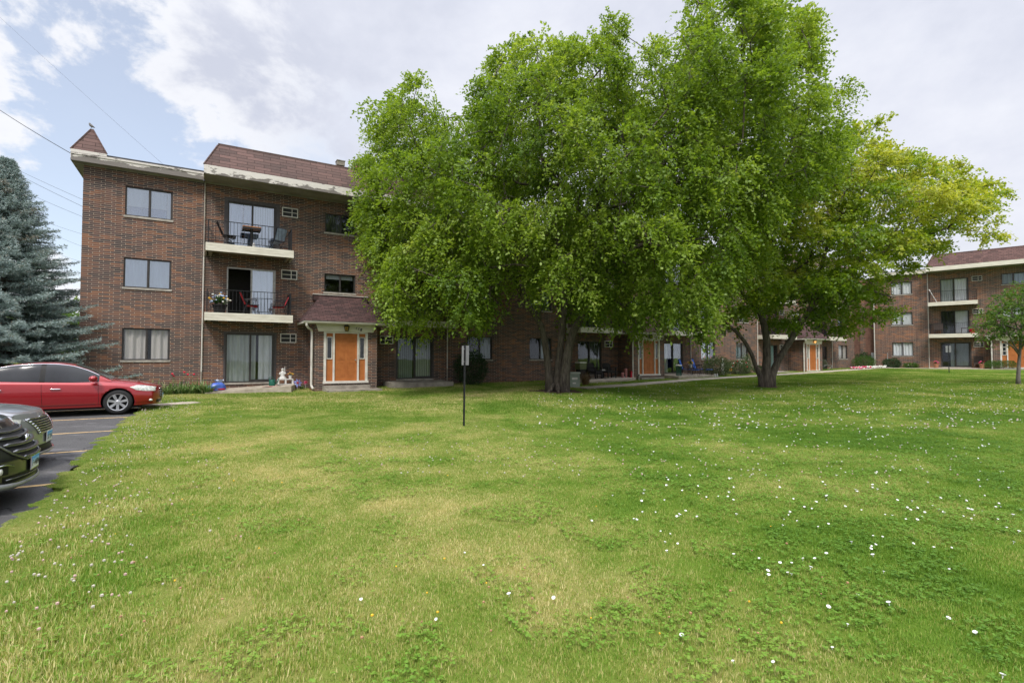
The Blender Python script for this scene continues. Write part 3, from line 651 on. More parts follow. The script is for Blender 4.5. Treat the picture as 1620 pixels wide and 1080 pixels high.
def apartment(name, label, loc, rz, nmod, cfg, far=False):
    root = thing(name, label, 'building', loc, rz)
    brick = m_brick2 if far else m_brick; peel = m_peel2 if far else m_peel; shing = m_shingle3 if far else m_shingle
    if far: peel = m_cream
    LEN = 18.56 + MODL * (nmod - 1); ops = []; todo = []
    for i in range(nmod):
        o = MODL * i; c = o + 9.28
        for side in (0, 1):
            mir = (lambda a, b_: (o + a, o + b_)) if side == 0 else (lambda a, b_: (2 * c - o - b_, 2 * c - o - a))
            for fl, (h0, h1) in enumerate((W1, W2, W3)): todo.append(('win', (i, side, fl), *mir(1.26, 2.78), h0, h1))
            for fl, top in enumerate((1.02, 3.79, 6.56)): todo.append(('sd', (i, side, fl), *mir(4.70, 6.56), top - 2.05, top))
        for fl, (h0, h1) in ((1, (3.0, 3.85)), (2, (5.74, 6.62))): todo.append(('st', (i, 2, fl), c - .70, c + .70, h0, h1))
    ops = [t[2:6] for t in todo]
    w = BB(); HT = 7.24; BK = -11.0
    wall_grid(w, 0, LEN, -1.9, HT, 0, ops)
    w.p((0, BK, -1.9), (0, 0, -1.9), (0, 0, HT), (0, BK, HT)); w.p((LEN, BK, -1.9), (LEN, BK, HT), (LEN, 0, HT), (LEN, 0, -1.9)); w.p((0, BK, -1.9), (0, BK, HT), (LEN, BK, HT), (LEN, BK, -1.9))
    w.mat(1).p((0, 0, HT), (LEN, 0, HT), (LEN, BK, HT), (0, BK, HT))
    w.build('wall', [brick, m_roofdark], root)
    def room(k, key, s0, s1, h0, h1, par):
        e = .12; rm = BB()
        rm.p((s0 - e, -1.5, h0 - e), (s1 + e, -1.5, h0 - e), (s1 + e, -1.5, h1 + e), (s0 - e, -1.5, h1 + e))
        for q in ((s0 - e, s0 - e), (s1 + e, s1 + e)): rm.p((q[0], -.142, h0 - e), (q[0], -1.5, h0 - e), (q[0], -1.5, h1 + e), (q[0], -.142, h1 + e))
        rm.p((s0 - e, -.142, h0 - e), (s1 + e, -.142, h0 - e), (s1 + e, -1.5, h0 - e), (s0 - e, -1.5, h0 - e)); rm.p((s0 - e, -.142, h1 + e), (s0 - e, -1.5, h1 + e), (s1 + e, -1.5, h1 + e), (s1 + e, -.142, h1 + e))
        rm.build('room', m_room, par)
    deft = [[('fold', 'white', 0, .5), ('fold', 'grey', .5, 1)], [('slat', 'white', 0, 1)], [('fold', 'beige', 0, .46), ('fold', 'beige', .6, 1)], [('vert', 'sage', .45, 1)], [('fold', 'blue', 0, 1)]]
    for n, (k, key, s0, s1, h0, h1) in enumerate(todo):
        cf = cfg.get(key, {}); cur = cf.get('cur', deft[(n * 7 + key[0]) % 5]); ph = n * 1.3
        dull = m_pane_lo if (key[2] == 0 or far or cf.get('dull')) else m_pane
        if k in ('win', 'st'): ob = window(root, s0, s1, h0, h1, cur, ph, dull)
        else: ob = sliding_door(root, s0, s1, h0, h1, cur, ph, trim=cf.get('trim', 0), openleft=cf.get('open', False), pane=dull)
        room(k, key, s0, s1, h0, h1, ob)
    for i in range(nmod):
        o = MODL * i; c = o + 9.28
        for side in (0, 1):
            mir = (lambda a, b_: (o + a, o + b_)) if side == 0 else (lambda a, b_: (2 * c - o - b_, 2 * c - o - a))
            for h0, h1 in ((.66, 1.06), (3.44, 3.85), (6.19, 6.60)): aircon(root, *mir(6.77, 7.42), h0, h1, side == 1)
            for top in (1.77, 4.49): balcony(root, *mir(3.93, 7.10), top)
            dsx = mir(3.87, 3.91); cd = BB()
            cd.tube([cd.P(dsx[0], .045, 7.15), cd.P(dsx[0], .045, 4.1)], .026, 6).mat(1).tube([cd.P(dsx[0], .045, 4.1), cd.P(dsx[0] - .01, .045, -.55)], .028, 6).mat(0).tube([cd.P(dsx[0] - .01, .045, -.55), cd.P(dsx[0] - .02, .05, -1.35)], .027, 6); cd.build('conduit', [m_conduit if not far else m_pipe, m_pipe], root)
        porch(root, c - 1.36, c + 1.36, number=cfg.get(('num', i)), lamp_lit=cfg.get(('lit', i), False), shingle=m_shingle3 if far else None, three_light=far, hbase=-1.6)
        mansard(root, o + 3.82, o + 14.74, peel, shing)
        a = o - .30 if i == 0 else o; 
        low_roof(root, o - .30 if i == 0 else o - MODL + 14.74, o + 3.82, m_cream if far else m_peel2)
    low_roof(root, LEN - 3.82, LEN + .3, m_cream if far else m_peel2)
    # end mansards: hipped shingle screens running back over both end walls
    for (e0, e1, ap, sg) in ((-.32, .72, .22, 1), (LEN + .32, LEN - .72, LEN - .22, -1)):
        r_ = BB(); df = .37
        r_.p((e0, df, 7.56), (e1, df, 7.56), (ap + .02 * sg, .02, 8.52), (ap - .03 * sg, .02, 8.52)); r_.p((e0, BK, 7.56), (e0, df, 7.56), (ap - .03 * sg, .02, 8.52), (ap - .03 * sg, BK, 8.52)); r_.p((e1, df, 7.56), (e1, BK, 7.56), (ap + .02 * sg, BK, 8.52), (ap + .02 * sg, .02, 8.52))
        r_.p((ap - .03 * sg, .02, 8.52), (ap + .02 * sg, .02, 8.52), (ap + .02 * sg, BK, 8.52), (ap - .03 * sg, BK, 8.52))
        t = r_.build('end_mansard', shing, root)
        f = BB(); lo, hi = min(e0, e1), max(e0, e1); f.bx(lo, hi, .34, df + .015, 7.45, 7.57); x = e0; f.bx(min(x, x + .04 * sg), max(x, x + .04 * sg), BK, .34, 7.17, 7.57); f.build('fascia', peel, t)
        q = BB(); x1 = 0 if sg == 1 else LEN; q.bx(min(e0, x1), max(e0, x1), BK, .0, 7.18, 7.21); q.build('soffit', m_soffit, t)
        for a_, b2 in ((e0, ap - .03 * sg), (e1, ap + .02 * sg)):
            h = BB(); h.bar(h.P(a_, df, 7.57), h.P(b2, .02, 8.53), .045); h.build('hip_cap', shing, t)
    return root
cfg1 = {
 (0, 0, 2): dict(cur=[('slat', 'white', 0, .88, .32), ('fold', 'navy', 0, .88, 0, 2), ('vert', 'bright', .90, 1, 0)]),
 (0, 0, 1): dict(cur=[('fold', 'white', 0, 1)]),
 (0, 0, 0): dict(cur=[('fold', 'beige', 0, .48), ('fold', 'beige', .60, 1)], dull=True),
 (0, 1, 0): dict(cur=[('fold', 'dark', 0, .5), ('fold', 'slate', .5, 1)], dull=True),
 (1, 0, 0): dict(cur=[('fold', 'slate', .55, 1)], dull=True),
 (0, 2, 2): dict(cur=[('fold', 'dark', 0, .5)], dull=True), (0, 2, 1): dict(cur=[('slat', 'white', .05, .95, .68)], dull=True),
 (1, 1, 0): dict(cur=[('fold', 'white', .02, .36), ('fold', 'white', .50, .74)]),
 (2, 0, 0): dict(cur=[('vert', 'teal', 0, .38), ('fold', 'slate', .4, 1)]), (2, 1, 0): dict(cur=[('fold', 'beige', 0, 1)]),
}
# doors use the same (module, side, floor) keys offset by a prefix, so they get their own table
cfg1d = {
 (0, 0, 2): dict(cur=[('fold', 'blue', 0, .28), ('fold', 'blue', .32, .48), ('vert', 'white', .52, 1)], trim=.13),
 (0, 0, 1): dict(cur=[('fold', 'white', .5, 1)], open=True),
 (0, 0, 0): dict(cur=[('fold', 'sage', 0, .62), ('fold', 'white', .68, 1)], trim=.07, dull=True),
 (0, 1, 0): dict(cur=[('vert', 'sage', .5, 1), ('vert', 'slate', 0, .45)], trim=.05, dull=True),
 (1, 0, 0): dict(cur=[('fold', 'dark', .45, 1)], dull=True), (1, 1, 0): dict(cur=[('fold', 'sage', 0, .3), ('fold', 'dark', .5, 1)], dull=True),
 (2, 0, 0): dict(cur=[('fold', 'slate', 0, .4), ('fold', 'teal', .6, .9)], dull=True), (2, 1, 0): dict(cur=[('fold', 'dark', .3, 1)], dull=True),
}
cfg2 = {(0, 0, 0): dict(cur=[('fold', 'bright', 0, 1)]), (0, 0, 1): dict(cur=[('vert', 'bright', 0, 1)]), (0, 0, 2): dict(cur=[('fold', 'bright', 0, 1)]), (0, 2, 2): dict(cur=[('fold', 'slate', 0, .45), ('fold', 'blue', .5, 1)]), (0, 2, 1): dict(cur=[('slat', 'bright', 0, 1)])}
cfg2d = {(0, 0, 2): dict(cur=[('fold', 'sage', 0, .45), ('fold', 'bright', .5, 1)]), (0, 0, 1): dict(cur=[('fold', 'dark', 0, .46), ('vert', 'bright', .5, 1)]), (0, 0, 0): dict(cur=[('fold', 'slate', .3, .45), ('vert', 'slate', .5, 1)], trim=.06, dull=True)}
class Cfg(dict):
    """windows and doors share one key space in the builder: the door table is asked for after the window of that floor"""
    def __init__(s, w, d, **kw): super().__init__(); s.w, s.d, s.cnt, s.kw = w, d, {}, kw
    def get(s, k, default=None):
        if k[0] in ('num', 'lit'): return s.kw.get(f'{k[0]}{k[1]}', default)
        n = s.cnt.get(k, 0); s.cnt[k] = n + 1
        return (s.w if n == 0 else s.d).get(k, default)
bld = apartment('apartment_building', 'long three storey dark brick apartment block with three orange entrance doors behind the big trees', (*A, HB + EYE), TH, 3, Cfg(cfg1, cfg1d, num0='668', num1='672', lit2=True))
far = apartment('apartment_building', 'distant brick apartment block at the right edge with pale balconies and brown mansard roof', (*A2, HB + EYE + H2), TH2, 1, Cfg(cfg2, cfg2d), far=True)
# return wing of the far block, with its downspout and meter box
mb = BB(); mb.bx(-1.95, -.002, -9, -.45, -1.9, 7.2).mat(1).bx(-1.25, -.80, -.45, -.40, -1.9, 7.2); mb.build('end_wall', [m_brick3, m_brick2], far)
mb = BB(); mb.tube([mb.P(-.05, .06, 7.1), mb.P(-.05, .06, -1.4)], .045, 6); mb.tube([mb.P(-2.0, -.40, 7.1), mb.P(-2.0, -.40, -1.4)], .04, 6); mb.build('downspout', m_pipe, far)
m_meter = mat_flat('grey_meter_paint', (.33, .35, .36), .5)
mb = BB(); mb.bx(-.36, -.10, -.40, -.22, -.30, .22).bx(-.30, -.16, -.22, -.19, -.22, .14); mb.tube([mb.P(-.23, -.32, -.3), mb.P(-.23, -.32, -1.4)], .025, 6); mb.tube([mb.P(.9, .03, .2), mb.P(.9, .03, -1.3)], .025, 6); mb.build('meter_box', m_meter, far)
mb = BB(); mb.bx(2.25, 2.45, .002, .08, -1.0, -.85).bx(2.28, 2.42, .08, .10, -.98, -.87); mb.build('wall_vent', m_white, far)

def B1(s, d, h): return (*xy_of(s, d), h + EYE)
def B2(s, d, h): return (*xy2_of(s, d), h + EYE + H2)
def gB1(s, d): x, y = xy_of(s, d); return (x, y, gz(x, y))
# ---- patios and beds
def slab(name, poly, mat, th=.22, label=None):
    """poly of (s,d,h_top) in building coordinates"""
    mb = MB(); top = [B1(*p) for p in poly]; mb.prism([(x, y, z - th - .15) for x, y, z in top], (0, 0, .01))
    n = len(top); mb = MB(); lo = [(x, y, z - th - .1) for x, y, z in top]
    mb.add(top + lo, [tuple(range(n)), tuple(range(2 * n - 1, n - 1, -1))] + [(i, (i + 1) % n, (i + 1) % n + n, i + n) for i in range(n)])
    o = mb.build(name, mat); o['kind'] = 'structure'; return o
slab('patio', [(4.0, .02, -1.30), (7.25, .02, -1.10), (7.30, .75, -1.12), (7.05, 1.45, -1.16), (4.0, .85, -1.36)], m_conc)
slab('patio', [(11.3, .02, -1.12), (14.3, .02, -1.11), (14.35, 1.45, -1.15), (11.35, 1.45, -1.16)], m_concd)
slab('patio', [(22.2, .02, -1.17), (26.1, .02, -1.15), (26.3, 1.6, -1.17), (24.5, 2.6, -1.24), (21.4, 2.7, -1.26)], m_conc, .10)
slab('patio', [(29.2, .02, -1.09), (33.0, .02, -1.08), (33.0, 2.0, -1.12), (29.2, 2.3, -1.14)], m_conc, .14)
slab('patio', [(41.0, .02, -1.06), (44.2, .02, -1.05), (44.2, 1.4, -1.08), (41.0, 1.4, -1.09)], m_concd)
slab('patio', [(47.7, .02, -1.05), (51.2, .02, -1.04), (51.2, 1.4, -1.07), (47.7, 1.4, -1.08)], m_conc)
mb = MB(); top = [B2(*p) for p in ((3.9, .02, -1.09), (7.3, .02, -1.09), (7.3, 1.4, -1.11), (3.9, 1.4, -1.11))]; n = 4; lo = [(x, y, z - .3) for x, y, z in top]
mb.add(top + lo, [(0, 1, 2, 3), (7, 6, 5, 4)] + [(i, (i + 1) % n, (i + 1) % n + n, i + n) for i in range(n)]); mb.build('patio', m_conc)['kind'] = 'structure'

# ---- furniture
m_red = mat_flat('red_fabric', (.52, .018, .03), .8)
m_blue = mat_flat('blue_sling', (.022, .10, .42), .7)
m_dkmetal = mat_flat('dark_grey_metal', (.03, .031, .034), .45, .4)
m_wood = mat_noise('orange_wood_slats', (.30, .11, .03), (.44, .18, .06), 5, .6, stretch=(1, 8, 1))
m_wicker = mat_flat('dark_wicker', (.015, .014, .014), .8)
m_brownw = mat_flat('brown_wicker', (.07, .052, .045), .8)
m_terra = mat_flat('terracotta', (.42, .19, .11), .8)
m_green = mat_flat('green_plastic', (.012, .11, .075), .4)
m_whitep = mat_flat('white_plaster', (.62, .61, .58), .7)
m_leafp = mat_noise('pot_leaves', (.03, .085, .02), (.07, .15, .035), 8, .6)
m_wfl = mat_flat('white_petals', (.72, .72, .66), .6); m_bfl = mat_flat('pale_blue_petals', (.42, .52, .74), .6); m_rfl = mat_flat('red_petals', (.60, .02, .05), .6)
m_pfl = mat_flat('pink_petals', (.62, .10, .24), .6); m_yfl = mat_flat('yellow_petals', (.72, .42, .03), .6); m_vfl = mat_flat('violet_blue_petals', (.24, .25, .62), .5)
def sling_chair(name, label, cat, loc, rz, mseat, mframe, group=None, h=.42, back=.50, w=.50, arms=True, fold=False):
    """faces local +x"""
    t = thing(name, label, cat, loc, rz, group); hw = w / 2
    s = MB(); s.grid(lambda u, v: (-.22 + .44 * u, -hw + w * v, h + .015 * math.cos(u * 3.1) - .02 * math.sin(math.pi * v)), 6, 6); s.grid(lambda u, v: (-.22 + .44 * u, -hw + w * v, h - .05 + .015 * math.cos(u * 3.1) - .02 * math.sin(math.pi * v)), 6, 6); s.build('seat', mseat, t)
    b = MB(); b.grid(lambda u, v: (-.22 - .20 * u - .02 * math.sin(math.pi * v), -hw + w * v, h + .02 + back * u), 6, 6); b.grid(lambda u, v: (-.26 - .20 * u - .02 * math.sin(math.pi * v), -hw + w * v, h + .02 + back * u), 6, 6); b.build('backrest', mseat, t)
    f = MB()
    for y in (-hw - .015, hw + .015):
        f.tube([(.23, y, h), (-.22, y, h), (-.43, y, h + back + .03)], .013, 6)
        if arms: f.tube([(-.30, y, h + .20), (-.10, y, h + .235), (.18, y, h + .23)], .014, 6)
    f.tube([(-.43, -hw - .015, h + back + .03), (-.43, hw + .015, h + back + .03)], .013, 6); f.tube([(.23, -hw - .015, h), (.23, hw + .015, h)], .013, 6)
    f.build('frame', mframe, t)
    for y in (-hw - .015, hw + .015):
        if fold: MB().tube([(.26, y, .01), (-.24, y, h + .02)], .012, 6).build('leg', mframe, t); MB().tube([(-.28, y, .01), (.22, y, h - .01)], .012, 6).build('leg', mframe, t)
        else: MB().tube([(.26, y, .01), (.13, y, h + .23)], .013, 6).build('leg', mframe, t); MB().tube([(-.34, y, .01), (-.16, y, h + .22)], .013, 6).build('leg', mframe, t)
    return t
def pot_plant(name, label, cat, loc, mpot, pr, ph, mats, spread, n, group=None, leafn=60, fs=.035, seed=1):
    t = thing(name, label, cat, loc, 0, group); r_ = random.Random(seed)
    MB().lathe([(pr * .70, 0), (pr * .95, ph * .85), (pr * 1.06, ph * .86), (pr * 1.06, ph), (pr * .92, ph), (pr * .9, ph * .9)], 14).build('pot', mpot, t)
    l = MB()
    for i in range(leafn):
        a = r_.random() * 6.28; e = r_.uniform(.15, 1.3); L = spread * r_.uniform(.5, 1.0); c = Vector((math.cos(a) * math.cos(e), math.sin(a) * math.cos(e), math.sin(e))) * L; b = Vector((0, 0, ph)) + c * .35; tip = Vector((0, 0, ph)) + c
        sd_ = Vector((-math.sin(a), math.cos(a), .3)).normalized() * L * .16; l.add([b, (b + tip) / 2 + sd_ + Vector((0, 0, .015)), tip, (b + tip) / 2 - sd_], [(0, 1, 2, 3)])
    l.build('leaves', m_leafp, t)
    if n:
        f = MB()
        for i in range(n):
            a = r_.random() * 6.28; e = r_.uniform(.2, 1.4); L = spread * r_.uniform(.75, 1.15); c = Vector((math.cos(a) * math.cos(e), math.sin(a) * math.cos(e), math.sin(e))) * L + Vector((0, 0, ph)); f.mat(i % len(mats)); f.ball(c, fs, fs, fs * .7, 7, 4)
        f.build('flowers', list(mats), t)
    return t
TOP2, TOP3 = 1.775, 4.495
sling_chair('patio_chair', 'red sling chair on the middle balcony with its back to the open door', 'chair', B1(5.62, .62, TOP2), TH, m_red, m_dkmetal, 'red chairs on the middle balcony', h=.40, back=.48)
sling_chair('patio_chair', 'red sling chair on the middle balcony at the railing end under the air conditioner', 'chair', B1(6.62, .62, TOP2), TH + math.pi, m_red, m_dkmetal, 'red chairs on the middle balcony', h=.40, back=.48)
pot_plant('flower_pot', 'dark planter full of white and pale blue flowers on the middle balcony', 'flower pot', B1(4.45, .70, TOP2), m_wicker, .26, .36, (m_wfl, m_bfl, m_wfl, m_bfl, m_yfl), .42, 34, leafn=80, fs=.05)
t = thing('bistro_table', 'tall wooden topped table on the top balcony', 'table', B1(5.55, .62, TOP3), TH)
mb = MB()
for i in range(5): mb.box(-.34, .34, -.30 + .122 * i, -.19 + .122 * i, .86, .90)
mb.build('tabletop', m_wood, t); MB().box(-.34, .34, -.31, -.295, .78, .858).box(-.34, .34, .295, .31, .78, .858).box(-.34, -.325, -.29, .29, .78, .858).box(.325, .34, -.29, .29, .78, .858).build('apron', m_dkmetal, t)
MB().box(-.05, .05, -.05, .05, .03, .86).build('post', m_black, t); MB().lathe([(.26, 0), (.26, .02), (.06, .04)], 14).build('base', m_black, t)
sling_chair('folding_chair', 'black folding chair left of the table on the top balcony', 'chair', B1(4.75, .66, TOP3), TH, m_dkmetal, m_black, 'folding chairs on the top balcony', h=.44, back=.48, w=.42, arms=False, fold=True)
sling_chair('folding_chair', 'black folding chair with a pale reflection painted on its back at the railing end of the top balcony', 'chair', B1(6.50, .55, TOP3), TH + R(115), mat_flat('pale_blue_reflection', (.30, .36, .50), .5), m_black, 'folding chairs on the top balcony', h=.44, back=.46, w=.42, arms=False, fold=True)  # pale blue reflection painted into the colour of seat and back
t = MB().lathe([(.05, 0), (.055, .02), (.055, .15), (.035, .17), (.035, .20)], 12).build('jar', m_whitep, loc=B1(5.62, 1.0, TOP3)); tag(t, 'small white jar on the floor of the top balcony under the table', 'jar')
# ground patio things
def slab_h(s, d): return -1.30 + (s - 4.0) * .0615 - .035 * d
t = thing('soil_bag', 'slumped blue and red plastic soil bag on the sloping slab', 'bag', B1(4.38, .45, slab_h(4.38, .45) + .0), TH)
mb = MB()
def bagf(u, v):
    a = u * 6.2832; z = v; r_ = (1 - .75 * v ** 1.5) * (1 + .07 * math.sin(3 * a + 4 * v) + .05 * math.sin(7 * a)); return (.33 * r_ * math.cos(a) + .08 * v, .20 * r_ * math.sin(a), .30 * math.sin(v * 1.57) ** .8)
mb.grid(bagf, 26, 9); mb.build('sack', mat_noise('blue_red_plastic', (.045, .10, .46), (.10, .19, .60), 3, .35, lo=.3, hi=.8), t, True)
mb = MB(); mb.grid(lambda u, v: (.10 + (.05 + .12 * v) * math.cos(u * 6.28), .02 + (.03 + .07 * v) * math.sin(u * 6.28), .28 + .12 * v + .03 * math.sin(u * 25)), 16, 3); mb.build('gathered_neck', mat_flat('pale_plastic', (.50, .56, .70), .4), t, True)
mb = MB(); mb.grid(lambda u, v: (.34 * math.cos(3.6 + u * 2.3), .212 * math.sin(3.6 + u * 2.3), .015 + .055 * v), 12, 1); mb.build('red_stripe', m_red, t)
t = thing('watering_can', 'dark green plastic watering can beside the white statue', 'watering can', B1(6.42, .55, slab_h(6.42, .55)), TH)
mb = MB(); mb.lathe([(.12, 0), (.125, .02), (.115, .24), (.10, .26), (.09, .255)], 16); mb.build('can', m_green, t, True); MB().tube([(.10, 0, .06), (.22, 0, .18), (.26, 0, .30)], [.03, .02, .016], 8).build('spout', m_green, t, True); MB().tube([(-.10, 0, .22), (-.13, 0, .33), (-.02, 0, .37), (.09, 0, .26)], .014, 8).build('handle', m_green, t, True)
t = thing('garden_stand', 'low white stand with two openings under the statue', 'stand', B1(6.95, .40, slab_h(6.95, .40)), TH)
mb = MB(); mb.box(-.30, .30, -.16, .16, .20, .235)
for x in (-.28, 0, .28): mb.box(x - .03, x + .03, -.15, .15, .0, .20)
mb.box(-.28, .28, -.15, .15, 0, .02); mb.build('stand_frame', m_whitep, t)
t = thing('garden_statue', 'white cherub statue with raised wing on the low stand', 'statue', B1(6.84, .40, slab_h(6.84, .40) + .236), TH); t.scale = (.85, .85, .78)
mb = MB(); mb.lathe([(.19, 0), (.185, .05), (.12, .13), (.10, .22), (.115, .32), (.085, .40), (.04, .44), (.035, .46)], 14); mb.ball((.0, 0, .52), .065, .06, .075); mb.build('figure', m_whitep, t, True)
mb = MB(); mb.grid(lambda u, v: (.05 + .09 * (1 - u) * math.sin(v * 3.14) + .06 * u, .05 + .02 * math.cos(v * 5), .28 + .44 * u + .05 * (v - .5)), 8, 4); mb.grid(lambda u, v: (-.05 - .11 * (1 - u) * math.sin(v * 3.14), .03, .22 + .26 * u), 6, 4); mb.build('wing', m_whitep, t, True)
mb = MB(); mb.tube([(-.10, -.03, .36), (-.16, -.08, .28), (-.10, -.12, .26)], [.03, .025, .02], 7); mb.tube([(.10, -.03, .36), (.13, -.09, .30), (.04, -.12, .28)], [.03, .025, .02], 7); mb.build('arm', m_whitep, t, True)
pot_plant('flower_pot', 'white little pot with orange flowers beside the statue', 'flower pot', B1(7.15, .38, slab_h(7.15, .38) + .236), m_whitep, .075, .13, (m_yfl, m_terra), .13, 14, fs=.028, leafn=14, seed=4)
mb = MB(); mb.grid(lambda u, v: (-.35 + .7 * u, -.12 + .24 * v + .03 * math.sin(u * 9), .012 + .012 * math.sin(u * 8 + v * 5)), 14, 4)
t = mb.build('flattened_packet', mat_noise('pink_red_print', (.55, .12, .10), (.60, .42, .36), 5, .6, lo=.42, hi=.58), None, False, B1(6.35, 1.02, slab_h(6.35, 1.0) + .006)); t.rotation_euler = (0, 0, TH); tag(t, 'flat pink and red printed packet lying on the sloping slab', 'packet')
def pinwheel(name, label, loc, rz, mats, n, r, h, cat):
    t = thing(name, label, cat, loc, rz); MB().tube([(0, 0, -.15), (0, 0, h)], .007, 6).build('stick', m_whitep, t)
    mb = MB()
    for i in range(n):
        a = 6.2832 * i / n; c, s = math.cos(a), math.sin(a); q = lambda rr, w: (rr * c - w * s, -.02 - .02 * (w > 0), h + rr * s + w * c)
        mb.mat(0).add([q(.03, 0), q(r * .55, r * .24), q(r, 0.02), q(r * .55, -r * .24)], [(0, 1, 2, 3)]); mb.mat(1).add([(x, y - .006, z) for x, y, z in (q(.04, 0), q(r * .5, r * .10), q(r * .8, 0), q(r * .5, -r * .10))], [(0, 1, 2, 3)])
    mb.build('petals', mats, t); MB().ball((0, -.05, h), .035).build('hub', m_rfl, t); return t
pinwheel('garden_pinwheel', 'violet and white petalled garden pinwheel at the slab corner', gB1(7.42, .55), TH, [m_vfl, m_bfl], 7, .19, .30, 'pinwheel')
pinwheel('garden_pinwheel', 'small pink flower pinwheel beside the white downspout', gB1(7.78, .35), TH, [m_pfl, m_pfl], 6, .10, .30, 'pinwheel')
# patio of the second porch, in the shade of the big tree
for lab, s_, d_, rz in (('black wicker chair nearest the utility cabinet on the shaded patio', 23.55, 1.1, TH - R(80)), ('black wicker chair nearer the second orange door on the shaded patio', 24.75, 1.0, TH - R(100))):
    t = thing('wicker_chair', lab, 'chair', B1(s_, d_, -1.19), rz, 'black chairs on the shaded patio')
    MB().box(-.27, .27, -.27, .27, .32, .42).build('seat', m_wicker, t); MB().grid(lambda u, v: (-.27 - .12 * u, -.28 + .56 * v, .42 + .48 * u - .10 * (2 * v - 1) ** 2 * u), 5, 6).grid(lambda u, v: (-.31 - .12 * u, -.28 + .56 * v, .42 + .48 * u - .10 * (2 * v - 1) ** 2 * u), 5, 6).build('backrest', m_wicker, t)
    for y in (-.27, .27):
        MB().box(-.27, .25, y - .03, y + .03, .60, .64).box(.19, .25, y - .03, y + .03, .42, .60).build('armrest', m_wicker, t)
        for x in (-.24, .24): MB().box(x - .025, x + .025, y - .025, y + .025, 0, .32).build('leg', m_wicker, t)
t = thing('side_table', 'low dark table between the black wicker chairs', 'table', B1(24.15, 1.05, -1.19), TH); MB().box(-.25, .25, -.25, .25, .40, .44).build('tabletop', m_wicker, t)
for x in (-.22, .22):
    for y in (-.22, .22): MB().box(x - .02, x + .02, y - .02, y + .02, 0, .40).build('leg', m_wicker, t)
t = MB().box(-.14, .14, -.10, .10, 0, .04).box(-.13, .13, -.09, .09, .042, .07).build('book', m_whitep, loc=B1(24.15, 1.05, -.748)); tag(t, 'pale box lying on the low dark patio table', 'box')
m_olive = mat_flat('olive_plastic', (.10, .12, .045), .5)
t = thing('cool_box', 'olive cool box with pale lid on a dark stand by the glass door', 'cool box', B1(22.75, .75, -1.16), TH); MB().box(-.2, .2, -.2, .2, .0, .50).build('stand', m_wicker, t); MB().box(-.24, .24, -.22, .22, .502, .86).build('bin', m_olive, t); MB().box(-.25, .25, -.23, .23, .862, .92).build('lid', m_whitep, t)
for i, (s_, d_, lb) in enumerate(((24.1, 2.1, 'white stake light in front of the low dark table'), (25.1, 1.9, 'white stake light in front of the right wicker chair'), (26.35, 1.8, 'white stake light beside the red lantern'))):
    t = thing('stake_light', lb, 'garden light', gB1(s_, d_), 0, 'garden lights on the shaded patio'); MB().tube([(0, 0, -.1), (0, 0, .26)], .018, 6).build('stake', m_whitep, t); MB().lathe([(.03, .26), (.05, .30), (.05, .32), (.02, .35)], 8).build('cap', m_black, t)
m_pinkst = mat_flat('pink_stone', (.40, .17, .16), .8)
t = MB().lathe([(.09, 0), (.09, .52), (.07, .55)], 10).build('garden_post', m_pinkst, loc=B1(25.75, 1.3, -1.18)); tag(t, 'tall pink stone pillar candle stand on the shaded patio', 'pillar', 'pink pillars on the shaded patio')
t = MB().lathe([(.09, 0), (.09, .28), (.07, .31)], 10).build('garden_post', m_pinkst, loc=B1(25.45, 1.35, -1.18)); tag(t, 'short pink stone pillar beside the tall one', 'pillar', 'pink pillars on the shaded patio')
t = thing('lantern', 'small red lantern by the second white downspout', 'lantern', B1(26.05, 1.45, -1.19), TH); MB().box(-.07, .07, -.07, .07, 0, .04).box(-.07, .07, -.07, .07, .32, .36).build('lantern_frame', m_red, t); MB().lathe([(.05, .04), (.055, .18), (.05, .32)], 8).build('glass', m_rfl, t); MB().tube([(-.05, 0, .36), (0, 0, .46), (.05, 0, .36)], .008, 6).build('handle', m_red, t)
# utility cabinet
m_cab = mat_noise('pale_green_cabinet', (.20, .24, .19), (.27, .31, .25), 3, .5)
x, y = xy_of(19.15, 4.35); t = thing('utility_cabinet', 'pale grey green electrical cabinet behind the big trunk', 'cabinet', (x, y, gz(x, y) - .02), TH - R(18))
MB().box(-.42, .42, -.36, .36, 0, .68).build('cabinet', m_cab, t); MB().box(-.45, .45, -.39, .39, .682, .75).build('lid', mat_flat('pale_lid', (.42, .44, .38), .5), t); MB().box(.02, .30, -.375, -.362, .40, .50).box(.06, .22, -.375, -.362, .20, .26).build('warning_label', m_white, t); MB().box(-.32, -.26, -.39, -.362, .35, .45).build('latch', m_dkmetal, t)
# patio right of the second door
def urn(): 
    t = thing('wire_bin', 'dark green slatted bin with pale rim left of the blue chairs', 'bin', B1(29.75, 1.85, -1.13), 0)
    mb = MB()
    for i in range(14):
        a = 6.2832 * i / 14; mb.tube([(.17 * math.cos(a), .17 * math.sin(a), 0), (.13 * math.cos(a), .13 * math.sin(a), .3), (.19 * math.cos(a), .19 * math.sin(a), .62)], .012, 5)
    mb.lathe([(.17, 0), (.17, .03)], 14); mb.build('slats', m_green, t); MB().lathe([(.20, .62), (.21, .64), (.20, .68), (.12, .70)], 14).build('rim', m_whitep, t); return t
urn()
sling_chair('lawn_chair', 'blue sling chair nearer the sliding door with matching stool', 'chair', B1(31.0, 1.35, -1.12), TH - R(62), m_blue, m_black, 'blue chairs beside the second door', h=.40, back=.62)
sling_chair('lawn_chair', 'blue sling chair beside the leafy bush', 'chair', B1(32.35, 1.25, -1.11), TH - R(68), m_blue, m_black, 'blue chairs beside the second door', h=.40, back=.62)
